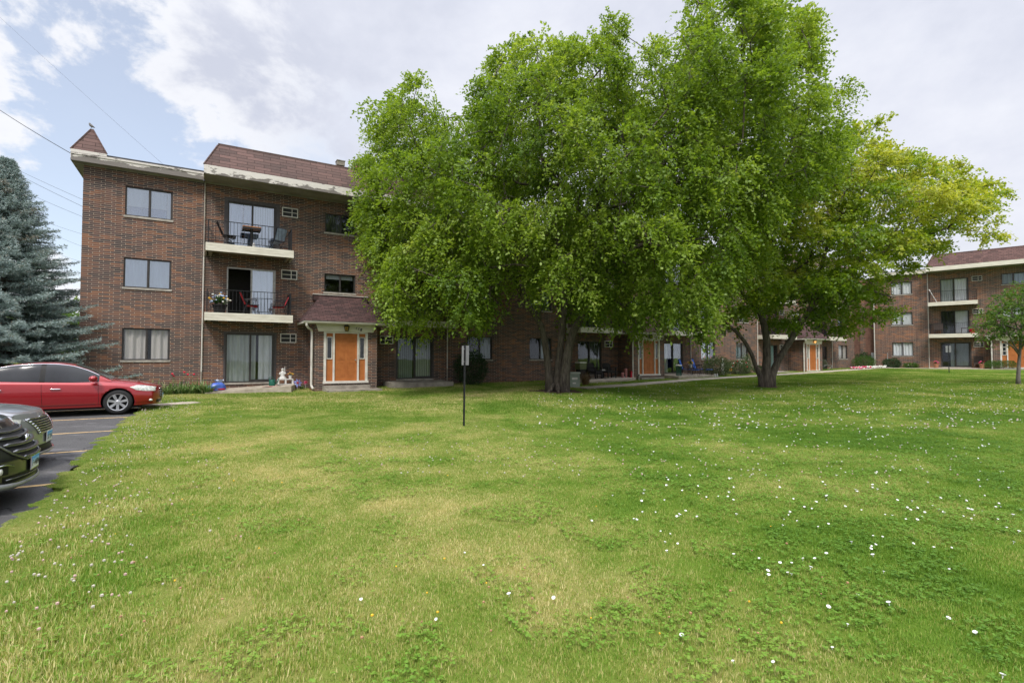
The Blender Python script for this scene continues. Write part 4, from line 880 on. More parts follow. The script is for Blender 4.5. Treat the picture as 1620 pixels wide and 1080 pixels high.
for s_, lb in ((31.35, 'blue footstool before the chair nearer the door'), (32.7, 'blue footstool before the chair beside the bush')):
    t = thing('footstool', lb, 'footstool', B1(s_, 1.85, -1.13), TH - R(65), 'blue footstools'); MB().box(-.18, .18, -.22, .22, .34, .38).build('seat', m_blue, t)
    for x in (-.16, .16):
        for y in (-.2, .2): MB().tube([(x * 1.15, y * 1.1, 0), (x, y, .34)], .012, 5).build('leg', m_black, t)
t = thing('side_table', 'small black table between the blue chairs', 'table', B1(31.75, 1.1, -1.12), TH); MB().lathe([(.24, .44), (.25, .45), (.25, .47)], 14).build('tabletop', m_black, t)
for a in (0, 2.1, 4.2): MB().tube([(.22 * math.cos(a), .22 * math.sin(a), 0), (.12 * math.cos(a), .12 * math.sin(a), .44)], .012, 5).build('leg', m_black, t)
pot_plant('flower_pot', 'yellow flowers in a pale pot between the blue chairs', 'flower pot', B1(31.75, 1.1, -.648), m_whitep, .12, .22, (m_yfl,), .26, 12, fs=.045, leafn=40, seed=7)
for s_, lb in ((33.2, 'little white ornament at the left edge of the leafy bush'), (33.42, 'little white ornament touching the leafy bush')):
    t = MB().lathe([(.08, 0), (.07, .06), (.04, .11), (.055, .15), (.03, .20)], 9).build('garden_ornament', m_whitep, None, True, gB1(s_, 1.9)); tag(t, lb, 'ornament', 'white garden ornaments')
t = thing('garden_statue', 'slim white garden statue between the two leafy bushes', 'statue', gB1(35.6, .7), 0); MB().lathe([(.14, 0), (.12, .35), (.09, .40), (.11, .7), (.07, .95), (.035, 1.0)], 10).ball((0, 0, 1.08), .07).build('figure', m_whitep, t, True)
pinwheel('garden_pinwheel', 'orange sunflower pinwheel below the slim white statue', gB1(35.75, 1.2), TH, [m_yfl, m_terra], 9, .17, .42, 'pinwheel')
for s_, lb in ((34.55, 'little red hatted gnome on the left of the window sill'), (35.25, 'little red hatted gnome on the right of the window sill')):
    t = thing('garden_gnome', lb, 'gnome', B1(s_, .0, -.086), 0, 'gnomes on the window sill'); MB().lathe([(.035, 0), (.04, .05), (.02, .10)], 8).build('body', m_whitep, t); MB().lathe([(.035, .10), (.02, .16), (.004, .22)], 8).build('hat', m_rfl, t)
# third door
sling_chair('folding_chair', 'white folding chair right of the third orange door', 'chair', B1(48.95, 1.0, -1.06), TH - R(20), m_whitep, m_alu, None, h=.44, back=.44, w=.42, arms=False, fold=True)
sling_chair('folding_chair', 'grey folding chair just behind the white one at the third door', 'chair', B1(48.35, .7, -1.06), TH - R(60), m_dkmetal, m_black, None, h=.44, back=.44, w=.42, arms=False, fold=True)
# far block things
for lab, p, rz, g_ in (('brown wicker chair on the far middle balcony', (4.55, .62, 1.775), TH2 - R(90), None), ('brown wicker chair under the far air conditioner at ground level', (7.05, .5, -1.09), TH2 - R(90), None)):
    t = thing('wicker_chair', lab, 'chair', B2(*p), rz); MB().box(-.25, .25, -.28, .28, .34, .42).build('seat', m_brownw, t); MB().box(-.32, -.26, -.30, .30, .40, .95).build('backrest', m_brownw, t)
    for x in (-.22, .22):
        for y in (-.25, .25): MB().box(x - .025, x + .025, y - .025, y + .025, 0, .34).build('leg', m_brownw, t)
t = thing('side_table', 'small dark table by the red pot on the far middle balcony', 'table', B2(6.3, .6, 1.775), TH2); MB().box(-.3, .3, -.2, .2, .46, .49).build('tabletop', m_brownw, t)
for x in (-.26, .26):
    for y in (-.16, .16): MB().box(x - .02, x + .02, y - .02, y + .02, 0, .46).build('leg', m_brownw, t)
pot_plant('flower_pot', 'red plastic pot on the far middle balcony', 'flower pot', B2(6.7, .8, 1.775), m_red, .20, .36, (m_leafp,), .1, 0, leafn=20, seed=9)
pot_plant('flower_pot', 'terracotta pot with red flowers left of the far glass door', 'flower pot', B2(4.35, 1.1, -1.105), m_terra, .20, .36, (m_rfl, m_pfl), .22, 22, 'terracotta pots at the far glass door', seed=10)
pot_plant('flower_pot', 'terracotta pot with red flowers right of the far wicker chair', 'flower pot', B2(7.25, 1.1, -1.105), m_terra, .20, .36, (m_rfl, m_pfl), .22, 22, 'terracotta pots at the far glass door', seed=12)
t = MB().tube([(0, 0, .02), (-.45, 0, 1.05)], .03, 8).tube([(-.45, 0, 1.05), (-.50, 0, 1.15)], .04, 8).build('white_pole', m_whitep, loc=B2(4.5, 1.0, 4.5)); t.rotation_euler = (0, 0, TH2); tag(t, 'white pole leaning on the far top balcony railing', 'pole')
# roof things
t = thing('roof_vent', 'square metal vent standing on the mansard edge', 'vent', B1(9.15, .35, 8.54), TH); MB().box(-.09, .09, -.09, .09, 0, .22).build('stack', m_dkmetal, t); MB().box(-.17, .17, -.17, .17, .222, .42).box(-.19, .19, -.19, .19, .42, .45).build('hood', mat_flat('weathered_tin', (.27, .24, .20), .6, .3), t)
t = thing('satellite_dish', 'dark grey satellite dish on the roof beside the vent', 'satellite dish', B1(9.98, .35, 8.53), TH + R(0))
mb = MB(); mb.lathe([(.001, 0), (.12, .01), (.24, .04), (.34, .085), (.345, .075), (.24, .03), (.12, 0)], 22, axis='y'); mb.v = [(x, -y, z + .34) for x, y, z in mb.v]; mb.build('dish', mat_flat('dish_grey', (.12, .12, .145), .5), t, True)
MB().box(-.14, -.10, -.050, -.046, .32, .40).box(-.07, -.03, -.042, -.038, .32, .40).box(-.02, .03, -.040, -.036, .33, .39).build('mark', m_pfl, t); MB().box(.06, .14, -.046, -.042, .34, .38).build('mark', m_whitep, t)
MB().tube([(0, 0, 0), (0, .06, .34)], .025, 8).build('mast', m_dkmetal, t); MB().tube([(0, -.02, .05), (0, -.40, .22)], .012, 6).ball((0, -.40, .24), .04).build('feed_arm', m_dkmetal, t)
# bird
m_bird = mat_noise('grey_feathers', (.10, .095, .095), (.17, .165, .16), 25, .8)
t = MB().tube([(-.13, 0, .03), (-.05, 0, .07), (.02, 0, .115), (.06, 0, .165), (.075, 0, .20), (.10, 0, .205)], [.008, .035, .052, .038, .026, .005], 10).tube([(0, .015, .07), (.0, .015, .0)], .005, 5).tube([(0, -.015, .07), (0, -.015, 0)], .005, 5).build('bird', m_bird, None, True, B1(.20, .02, 8.555)); t.rotation_euler = (0, 0, TH + R(150)); tag(t, 'small grey bird perched on the shingled roof point', 'bird')
# signs on posts, seen from behind
m_signback = mat_noise('sign_back_aluminium', (.19, .195, .20), (.28, .285, .29), 4, .5, .2)
m_signred = mat_flat('sign_face', (.62, .60, .58), .5)
def sign(label, x, y, rz, lean=0):
    t = thing('signpost', label, 'sign', (x, y, gz(x, y) - .02), rz)
    p = MB(); p.box(-.023, .023, -.004, .004, -.2, 1.95).box(-.023, -.017, -.020, -.004, -.2, 1.95).box(.017, .023, -.020, -.004, -.2, 1.95); p.build('post', m_dkmetal, t)
    s = MB(); s.mat(0).box(-.152, .152, .006, .010, 1.47, 1.93).mat(1).box(-.150, .150, .0102, .011, 1.472, 1.928); s.build('sign_panel', [m_signback, m_signred], t)
    MB().lathe([(.014, -.03), (.014, -.022)], 6, (0, 0, 1.85), 'y').lathe([(.014, -.03), (.014, -.022)], 6, (0, 0, 1.55), 'y').build('bolt', m_alu, t)
    t.rotation_euler = (lean, 0, rz); return t
sign('nearer sign on a dark steel post, its grey back turned to the lawn', -1.13, 12.15, R(-52), R(-.6))
sign('distant sign with grey back on a dark post before the far block', 30.6, 35.9, R(-25))
# ================================================================== CARS
m_tyre = mat_flat('tyre_rubber', (.018, .018, .019), .85); m_rim = mat_flat('alloy_wheel', (.55, .56, .58), .3, .75)
m_chrome = mat_flat('chrome', (.72, .73, .75), .12, 1.0, var=.05); m_blackpl = mat_flat('black_trim', (.010, .010, .011), .4, 0, .15)
m_headl = mat_noise('headlamp_lens', (.30, .31, .28), (.62, .62, .57), 16, .1, spec=.6, coat=.6)
m_tint = mat_flat('tinted_glass', (.010, .011, .014), .10, 0, .5)
m_ws = mat_flat('windscreen_glass', (.030, .038, .036), .06, 0, .25)
def paint(name, c, metal=.35, flake=.0): 
    m, nt, b = M(name); gp = nt.node('ShaderNodeTexCoord').outputs['Object']
    dust = nt.math('MULTIPLY', nt.noise(gp, 2.5, 6, .65), .5)
    nt.l.new(nt.mix(nt.math('MULTIPLY', dust, .10), nt.mix(nt.noise(gp, 400, 1), shade2(c, .85), shade2(c, 1.12)), (.22, .20, .18)), b.inputs['Base Color'])
    b.inputs['Metallic'].default_value = metal; b.inputs['Roughness'].default_value = .32; b.inputs['Coat Weight'].default_value = 1.0; b.inputs['Coat Roughness'].default_value = .03
    return m
m_redp = paint('red_car_paint', (.30, .003, .008), .3); m_greyp = paint('grey_car_paint', (.33, .33, .34), .6); m_blackp = paint('black_car_paint', (.010, .010, .011), .1)
m_plateblue, nt, b = M('licence_plate'); tcg = nt.node('ShaderNodeTexCoord').outputs['Object']; sp = nt.node('ShaderNodeSeparateXYZ'); nt.l.new(tcg, sp.inputs[0])
nt.l.new(nt.ramp(nt.math('ADD', nt.math('MULTIPLY', sp.outputs[2], 6.5), .5), [(.35, (.62, .64, .63)), (.62, (.35, .55, .72)), (.85, (.05, .30, .68))]), b.inputs['Base Color']); b.inputs['Roughness'].default_value = .4
def crom(pts, n):
    pts = [np.array(p, float) for p in pts]; P = [2 * pts[0] - pts[1]] + pts + [2 * pts[-1] - pts[-2]]; out = []
    for i in range(1, len(P) - 2):
        for k in range(n):
            t = k / n; a, b_, c, d = P[i - 1], P[i], P[i + 1], P[i + 2]
            out.append(.5 * (2 * b_ + (c - a) * t + (2 * a - 5 * b_ + 4 * c - d) * t * t + (3 * b_ - a - 3 * c + d) * t ** 3))
    out.append(pts[-1]); return np.array(out)
class Car:
    def __init__(s, **k): s.__dict__.update(k)
    def prof(s, tab, x): return float(np.interp(x, [p[0] for p in tab], [p[1] for p in tab]))
    def sm(s, tab, x): return (s.prof(tab, x - .06) + s.prof(tab, x) + s.prof(tab, x + .06)) / 3
    def sect(s, x):
        w, zb, zs, zt = s.sm(s.w, x), s.sm(s.zb, x), s.sm(s.zs, x), s.sm(s.zt, x); h = zs - zb
        pts = [(0, zb), (w * .84, zb), (w * .955, zb + .07), (w * .995, zb + .36 * h), (w, zb + .62 * h), (w * .975, zb + .86 * h), (w * .93, zs), (w * .80, zs + .72 * (zt - zs)), (w * .42, zt - .004), (0, zt)]
        return crom(pts, 5)
    def xf(s, y, z): return s.xfront(y, z)
    def side(s, x, z, off=0.0):
        q = s.sect(x); i0 = 10; yy = float(np.interp(z, q[i0:, 1], q[i0:, 0])); xx = min(x, s.xf(yy, z)); return (xx + (off * .8 if xx < x else 0), -(yy + off), z)
    def body(s, root, mat):
        xs = np.concatenate([np.linspace(-s.L / 2, -s.L / 2 + .5, 10), np.linspace(-s.L / 2 + .5, s.L / 2 - .75, 44)[1:], np.linspace(s.L / 2 - .75, s.L / 2, 24)[1:]])
        rings = []
        for x in xs:
            q = s.sect(x); full = np.concatenate([q, (q[::-1] * [-1, 1])[1:-1]]); 
            rings.append([(max(min(x, s.xf(y, z)), s.xrear(y, z)), y, z) for y, z in full])
        mb = MB(); n = len(rings[0]); mb.add([p for r_ in rings for p in r_], [(i * n + j, i * n + (j + 1) % n, (i + 1) * n + (j + 1) % n, (i + 1) * n + j) for i in range(len(rings) - 1) for j in range(n)])
        for ring, fx in ((rings[0], s.xrear), (rings[-1], s.xf)):
            hn = len(ring) // 2; cols = 14; rows = []
            for j in range(hn + 1):
                a = ring[j]; b_ = ring[(-j) % n]; rows.append([(fx(a[1] + (b_[1] - a[1]) * k / cols, a[2]), a[1] + (b_[1] - a[1]) * k / cols, a[2]) for k in range(cols + 1)])
            m = cols + 1; mb.add([p for r_ in rows for p in r_], [(i * m + k, i * m + k + 1, (i + 1) * m + k + 1, (i + 1) * m + k) for i in range(hn) for k in range(cols)])
        o = mb.build('body', [mat, m_blackpl], root, True)
        bm = bmesh.new(); bm.from_mesh(o.data); bmesh.ops.remove_doubles(bm, verts=bm.verts, dist=1e-4); bmesh.ops.dissolve_degenerate(bm, dist=1e-5, edges=bm.edges); bmesh.ops.recalc_face_normals(bm, faces=bm.faces); bm.to_mesh(o.data); bm.free()
        cutters = []
        for x in s.axles:
            for sg in (-1, 1):
                c = MB(); y0, y1 = sorted((sg * (s.W / 2 - .30), sg * (s.W / 2 + .2))); k = 40
                ring = [(x + s.arch * math.cos(6.2832 * i / k), s.wr + .01 + s.arch * math.sin(6.2832 * i / k)) for i in range(k)]
                c.add([(a, y0, z) for a, z in ring] + [(a, y1, z) for a, z in ring], [tuple(range(k)), tuple(range(2 * k - 1, k - 1, -1))] + [(i, (i + 1) % k, (i + 1) % k + k, i + k) for i in range(k)])
                co = c.build('cutter', m_blackpl); co.matrix_world = Matrix.Identity(4); cutters.append(co)
        par = o.parent; o.parent = None
        for co in cutters:
            md = o.modifiers.new('b', 'BOOLEAN'); md.operation = 'DIFFERENCE'; md.object = co; md.solver = 'EXACT'; md.material_mode = 'TRANSFER'
        bpy.context.view_layer.update(); dg = bpy.context.evaluated_depsgraph_get(); me = bpy.data.meshes.new_from_object(o.evaluated_get(dg)); o.modifiers.clear(); o.data = me
        for co in cutters: bpy.data.objects.remove(co)
        o.parent = par
        return o
    def cab(s, x, t):
        """half cabin section, t 0..1 from belt to roof centre"""
        w = s.sm(s.w, x); zb = s.sm(s.zs, x) - .015; zr = s.sm(s.zr, x); h = max(zr - zb, .0); k = min(1, h / s.cabh)
        pts = [(w * .915, zb), (w * .90, zb + .10 * h), (w * (.915 - .20 * k), zb + .80 * h), (w * (.90 - .25 * k), zb + .92 * h), (w * (.78 - .22 * k), zb + .985 * h), (w * .35, zr + .012 * k), (0, zr + .018 * k)]
        q = crom(pts, 6); i = t * (len(q) - 1); j = min(int(i), len(q) - 2); return q[j] + (q[j + 1] - q[j]) * (i - j)
    def cabin(s, root, mat, cut=lambda x, t: False):
        xs = np.linspace(s.zr[0][0], s.zr[-1][0], 120); mb = MB(); tt = np.linspace(0, 1, 31)
        rings = [[(x, -s.cab(x, t)[0], s.cab(x, t)[1]) for t in tt] + [(x, s.cab(x, t)[0], s.cab(x, t)[1]) for t in tt[::-1][1:]] for x in xs]; n = len(rings[0])
        mb.add([p for r_ in rings for p in r_], [(i * n + j, i * n + j + 1, (i + 1) * n + j + 1, (i + 1) * n + j) for i in range(len(rings) - 1) for j in range(n - 1) if not cut((xs[i] + xs[i + 1]) / 2, (min(j, n - 2 - j) + .5) / 30)])
        return mb.build('cabin', mat, root, True)
    def cab_patch(s, x0, x1, t0, t1, off, nx=24, nt=8, minh=0.0, sg=-1):
        def f(u, v):
            x = x0 + (x1 - x0) * u; a, b_ = (t0(x), t1(x)) if callable(t0) else (t0, t1); t = a + (b_ - a) * v; y, z = s.cab(x, t); y2, z2 = s.cab(x, min(1, t + .02)); nrm = Vector((0, z2 - z, -(y2 - y))); nrm = nrm.normalized() if nrm.length > 1e-9 else Vector((0, 1, 0))
            return (x, sg * (y + nrm.y * off), z + nrm.z * off)
        return MB().grid(f, nx, nt)
    def wheels(s, root, spokes=7, rimr=.235):
        for x in s.axles:
            for sg in (-1, 1):
                r_ = s.wr; t = MB(); t.lathe([(rimr, -.10), (r_ - .04, -.105), (r_ - .008, -.075), (r_, -.04), (r_, .04), (r_ - .008, .075), (r_ - .04, .105), (rimr, .10), (rimr - .01, .06), (rimr - .01, -.06), (rimr, -.10)], 40, axis='y', caps=False)
                w = t.build('wheel', m_tyre, root, True, (x, sg * (s.W / 2 - .125), r_)); w.rotation_euler = (0, 0, 0 if sg < 0 else math.pi)
                rm = MB(); rm.lathe([(rimr + .004, -.098), (rimr + .004, -.085), (rimr - .022, -.07), (rimr - .022, -.09), (rimr + .004, -.098)], 40, axis='y', caps=False)
                for k in range(spokes):
                    a = 6.2832 * k / spokes + .22; c, sn = math.cos(a), math.sin(a); px, pz = -sn, c
                    q = lambda rr, ww, yy: (rr * c + ww * px, yy, rr * sn + ww * pz)
                    rm.add([q(.035, .028, -.085), q(rimr - .01, .036, -.095), q(rimr - .01, -.036, -.095), q(.035, -.028, -.085), q(.035, .024, -.05), q(rimr - .01, .03, -.06), q(rimr - .01, -.03, -.06), q(.035, -.024, -.05)], [(0, 1, 2, 3), (7, 6, 5, 4), (0, 4, 5, 1), (2, 6, 7, 3), (1, 5, 6, 2), (0, 3, 7, 4)])
                rm.lathe([(.052, -.07), (.052, -.094), (.04, -.100), (.001, -.101)], 20, axis='y'); rm.mat(1).lathe([(rimr - .025, -.02), (rimr - .025, -.012), (.03, -.012)], 30, axis='y')
                rm.build('rim', [m_rim, m_blackpl], w, False)
        
def plate(root, pos, pitch, txt, yaw=0.0, frame=m_chrome):
    f = MB(); f.box(-.006, .004, -.165, .165, -.088, .088); o = f.build('licence_plate', frame, root); o.location = pos; o.rotation_euler = (0, pitch, yaw)
    p = MB(); p.box(.0045, .007, -.150, .150, -.074, .074); p.build('plate_face', m_plateblue, o)
    cu = bpy.data.curves.new('plate_text', 'FONT'); cu.body = txt; cu.size = .105; cu.align_x = 'CENTER'; cu.extrude = .001; cu.materials.append(m_blackpl); t = text_mesh('plate_text', cu); t.parent = o
    t.location = (.0085, 0, -.045); t.rotation_euler = (R(90), 0, R(90)); return o
def seam(mb, pts, r_=.004): mb.tube(pts, r_, 5)
def ground_at(s_, d_): x, y = xy_of(s_, d_); return x, y, lot_h(s_, d_) + EYE - .045
def place(sfront, d, L): x, y, z = ground_at(sfront - L / 2, d); zf, zr = ground_at(sfront - .9, d)[2], ground_at(sfront - L + .9, d)[2]; return (x, y, z)

# ---- red saloon
red = Car(L=4.84, W=1.82, wr=.335, arch=.375, axles=(1.46, -1.32), cabh=.50,
    w=[(-2.42, .66), (-2.2, .82), (-1.5, .90), (0, .91), (1.3, .905), (1.9, .86), (2.2, .76), (2.42, .60)],
    zb=[(-2.42, .34), (-1.9, .25), (-1, .20), (1.0, .20), (1.9, .21), (2.42, .24)],
    zs=[(-2.42, .86), (-1.6, .95), (0, .90), (.9, .865), (1.5, .82), (2.0, .735), (2.42, .62)],
    zt=[(-2.42, 1.0), (-1.7, 1.04), (-1, 1.02), (.95, .985), (1.4, .955), (1.9, .885), (2.25, .79), (2.42, .72)],
    zr=[(-2.05, .97), (-1.75, 1.08), (-1.3, 1.25), (-.8, 1.385), (-.3, 1.435), (.1, 1.43), (.45, 1.375), (.8, 1.23), (1.1, 1.05), (1.3, .94)],
    xfront=lambda y, z: 2.42 - .30 * (abs(y) / .9) ** 2.4 - .9 * max(0, z - .62) ** 1.5 - .35 * max(0, .40 - z) ** 1.3,
    xrear=lambda y, z: -2.42 + .25 * (abs(y) / .9) ** 2.4 + .10 * max(0, .5 - z))
SR, DR_ = 2.88, 5.55
rc = thing('parked_car', 'shiny red saloon car parked furthest, side on, by the building corner', 'car', place(SR, DR_, red.L), TH, 'cars parked along the lawn edge')
bodyo = red.body(rc, m_redp); red.cabin(rc, m_redp, lambda x, t: (x > .52 and t > .71 and x < 1.2) or (-1.58 < x < .95 and .10 < t < .48)); red.wheels(rc)
tb = lambda x: .055
def t_hi(x): return .50
o = red.cab_patch(-1.62, -.20, tb, t_hi, .006); o.build('side_window', m_tint, rc, True)
o = red.cab_patch(-.10, 1.03, tb, t_hi, .006); o.build('side_window', m_tint, rc, True)
for sg in (1,): 
    red.cab_patch(-1.62, -.20, .055, .52, .006, sg=1).build('side_window', m_tint, rc, True); red.cab_patch(-.10, 1.03, .055, .52, .006, sg=1).build('side_window', m_tint, rc, True)
def ws(u, v):
    x = .47 + (1.24 - .47) * u; tt = .66 + .34 * (1 - abs(2 * v - 1)); y, z = red.cab(x, tt); return (x + .006, y * (1 if v > .5 else -1), z + .008)
MB().grid(ws, 14, 24).build('windscreen', m_ws, rc, True)
mb = MB()
for sg in (-1, 1):
    mb.tube([(x, sg * (red.cab(x, .53)[0] + .006), red.cab(x, .53)[1]) for x in np.linspace(-1.64, 1.06, 36)], .011, 6)
    mb.tube([(x, sg * (red.cab(x, .035)[0] + .008), red.cab(x, .035)[1]) for x in np.linspace(-1.7, 1.16, 30)], .010, 6)
mb.build('chrome_trim', m_chrome, rc, True)
for sg in (-1, 1): red.cab_patch(-.205, -.095, .05, .53, .007, sg=sg).build('door_pillar', m_blackpl, rc, True)
mb = MB()
for xd in (-.15, 1.02): seam(mb, [red.side(xd + .05 * (.9 - z), z, .001) for z in np.linspace(.30, .88, 14)])
seam(mb, [red.side(x, .30, .001) for x in np.linspace(-1.0, .98, 20)])
seam(mb, [(x, -(red.sect(x)[33][0]), red.sect(x)[33][1] + .002) for x in np.linspace(1.15, 2.2, 14)])
mb.build('panel_gap', m_blackpl, rc)
mb = MB(); mb.tube([red.side(x, .735, .03) for x in np.linspace(.03, .26, 8)], [.008, .014, .016, .016, .016, .016, .014, .008], 8); mb.tube([red.side(x, .735, .03) for x in np.linspace(-1.12, -.89, 8)], [.008, .014, .016, .016, .016, .016, .014, .008], 8); mb.build('door_handle', m_chrome, rc, True)
for sg in (-1, 1):
    mb = MB(); mb.ball((.93, sg * 1.00, 1.00), .10, .125, .082, 14, 10).tube([(.98, sg * .84, .94), (.95, sg * .95, .965)], [.03, .035], 8); mb.build('mirror', m_redp, rc, True)
def hl(u, v):
    x = 1.72 + .62 * u; zc = .745 - .075 * u; hh = (.055 + .02 * math.sin(3.14 * u)) * min(1, u * 4 + .05); return red.side(x, zc - hh + 2 * hh * v * (1), .007)
MB().grid(hl, 18, 6).build('headlight', m_headl, rc, True)
MB().grid(lambda u, v: (lambda p: (p[0], -p[1], p[2]))(hl(u, v)), 18, 6).build('headlight', m_headl, rc, True)
def front(car, y0, y1, z0, z1, off, nu=12, nv=6, yk=lambda z: 1.0): return MB().grid(lambda u, v: (lambda y, z: (car.xf(y, z) + off, y, z))((y0 + (y1 - y0) * u) * yk(z0 + (z1 - z0) * v), z0 + (z1 - z0) * v), nu, nv)
front(red, -.36, .36, .42, .66, .006).build('grille', m_grille, rc, True)
mb = MB()
for z in (.46, .51, .56, .61): mb.tube([(red.xf(y, z) + .01, y, z) for y in np.linspace(-.36, .36, 12)], .008, 6)
mb.tube([(red.xf(y, .67) + .01, y, .67) for y in np.linspace(-.38, .38, 12)], .014, 6); mb.build('grille_bar', m_chrome, rc, True)
front(red, -.55, .55, .28, .36, .005).build('lower_intake', m_blackpl, rc, True)
mb = MB(); [mb.ball(red.side(2.2, .36, .012), .05, .03, .035, 10, 6) for _ in (0,)]; mb.build('fog_light', m_headl, rc, True)
plate(rc, (red.xf(0, .42) + .02, 0, .44), 0, '')
MB().box(-1.9, 2.0, -.70, .70, .16, .24).build('underbody', m_blackpl, rc)

# ---- grey saloon (only its nose is in the picture, the whole car is built)
grey = Car(L=4.80, W=1.84, wr=.34, arch=.38, axles=(1.42, -1.33), cabh=.5,
    w=[(-2.40, .68), (-2.1, .84), (-1.4, .91), (0, .92), (1.4, .915), (1.9, .88), (2.2, .81), (2.40, .70)],
    zb=[(-2.4, .34), (-1.9, .25), (-1, .20), (1.0, .20), (1.9, .19), (2.4, .20)],
    zs=[(-2.4, .90), (-1.5, .97), (0, .93), (1.0, .89), (1.6, .86), (2.1, .80), (2.4, .72)],
    zt=[(-2.4, 1.04), (-1.7, 1.06), (-1, 1.04), (.95, 1.03), (1.5, 1.01), (1.95, .955), (2.25, .87), (2.4, .80)],
    zr=[(-2.1, 1.0), (-1.7, 1.13), (-1.2, 1.33), (-.7, 1.44), (-.2, 1.475), (.2, 1.46), (.55, 1.37), (.9, 1.21), (1.2, 1.07), (1.38, .98)],
    xfront=lambda y, z: 2.40 - .27 * (abs(y) / .9) ** 2.3 - .75 * max(0, z - .60) ** 1.35 - .5 * max(0, .36 - z) ** 1.2 + .05 * math.exp(-((z - .24) / .05) ** 2),
    xrear=lambda y, z: -2.40 + .25 * (abs(y) / .9) ** 2.4 + .10 * max(0, .5 - z))
SG, DG_ = 1.80, 13.2
gc = thing('parked_car', 'silver grey saloon car with chrome slatted grille, parked between the red and black cars', 'car', place(SG, DG_, grey.L), TH, 'cars parked along the lawn edge')
def fill_car(car, root, mat, wsx):
    car.body(root, mat); car.cabin(root, mat, lambda x, t: (wsx[0] + .03 < x < wsx[1] - .03 and t > .71) or (-1.56 < x < wsx[1] - .30 and .10 < t < .48)); car.wheels(root, 5)
    for sg in (-1, 1): car.cab_patch(-1.6, -.2, .06, .52, .006, sg=sg).build('side_window', m_tint, root, True); car.cab_patch(-.1, wsx[1] - .22, .06, .52, .006, sg=sg).build('side_window', m_tint, root, True)
    def ws_(u, v):
        x = wsx[0] + (wsx[1] - wsx[0]) * u; tt = .66 + .34 * (1 - abs(2 * v - 1)); y, z = car.cab(x, tt); return (x + .006, y * (1 if v > .5 else -1), z + .008)
    MB().grid(ws_, 14, 24).build('windscreen', m_ws, root, True)
    for sg in (-1, 1): MB().ball((wsx[1] - .3, sg * (car.W / 2 + .09), car.sm(car.zs, 1.0) + .11), .09, .12, .08, 14, 10).tube([(wsx[1] - .25, sg * .84, car.sm(car.zs, 1.0) + .04), (wsx[1] - .28, sg * .97, car.sm(car.zs, 1.0) + .08)], [.03, .035], 8).build('mirror', mat, root, True)
    MB().box(-1.9, 2.0, -.70, .70, .17, .25).build('underbody', m_blackpl, root)
fill_car(grey, gc, m_greyp, (.52, 1.32))
gk = lambda z: .78 + .34 * (z - .55) / .22
front(grey, -.50, .50, .53, .775, .006, 16, 8, gk).build('grille', m_grille, gc, True)
mb = MB()
for i in range(6):
    z = .555 + .036 * i; mb.tube([(grey.xf(y, z) + .016, y, z) for y in np.linspace(-.50 * gk(z), .50 * gk(z), 20)], .0105, 6)
mb.tube([(grey.xf(y, .775) + .012, y, .775) for y in np.linspace(-.53, .53, 18)], .010, 6); mb.tube([(grey.xf(y, .535) + .012, y, .535) for y in np.linspace(-.39, .39, 18)], .010, 6)
for sg in (-1, 1): mb.tube([(grey.xf(sg * .5 * gk(z), z) + .012, sg * .5 * gk(z), z) for z in np.linspace(.53, .78, 8)], .010, 6)
mb.build('grille_bar', m_chrome, gc, True)
mb = MB(); mb.tube([(grey.xf(y, .80 + .01 * math.sin(y * 9)) + .012, y, .795 + .012 * math.cos(y * 14)) for y in np.linspace(-.2, .2, 16)], [.002] + [.009] * 14 + [.002], 6); mb.build('wing_emblem', m_chrome, gc, True)
def hlp(car, x0, x1, za, zb2, hh0, off=.008):
    def f(u, v):
        x = x0 + (x1 - x0) * u; zc = za + (zb2 - za) * u; hh = hh0 * min(1, u * 4 + .05) * (1 - .3 * u); return car.side(x, zc - hh + 2 * hh * v, off)
    return f
for sg in (1, -1): MB().grid(lambda u, v: (lambda p: (p[0], sg * p[1], p[2]))(hlp(grey, 1.72, 2.36, .80, .735, .065)(u, v)), 18, 6).build('headlight', m_headl, gc, True)
front(grey, -.52, .52, .255, .355, .006).build('lower_intake', m_blackpl, gc, True)
mb = MB(); mb.tube([(grey.xf(y, .235) + .02, y, .235) for y in np.linspace(-.66, .66, 20)], .022, 6); mb.build('bumper_lip', m_greyp, gc, True)
mb = MB(); [seam(mb, [(grey.sect(x)[33][0] * -sg * 1.0, 0, 0) and (x, -sg * grey.sect(x)[33][0], grey.sect(x)[33][1] + .002) for x in np.linspace(1.3, 2.15, 12)]) for sg in (-1, 1)]; mb.build('panel_gap', m_blackpl, gc)
plate(gc, (grey.xf(0, .47) + .018, 0, .46), R(2), 'S7 314', frame=m_whitep)

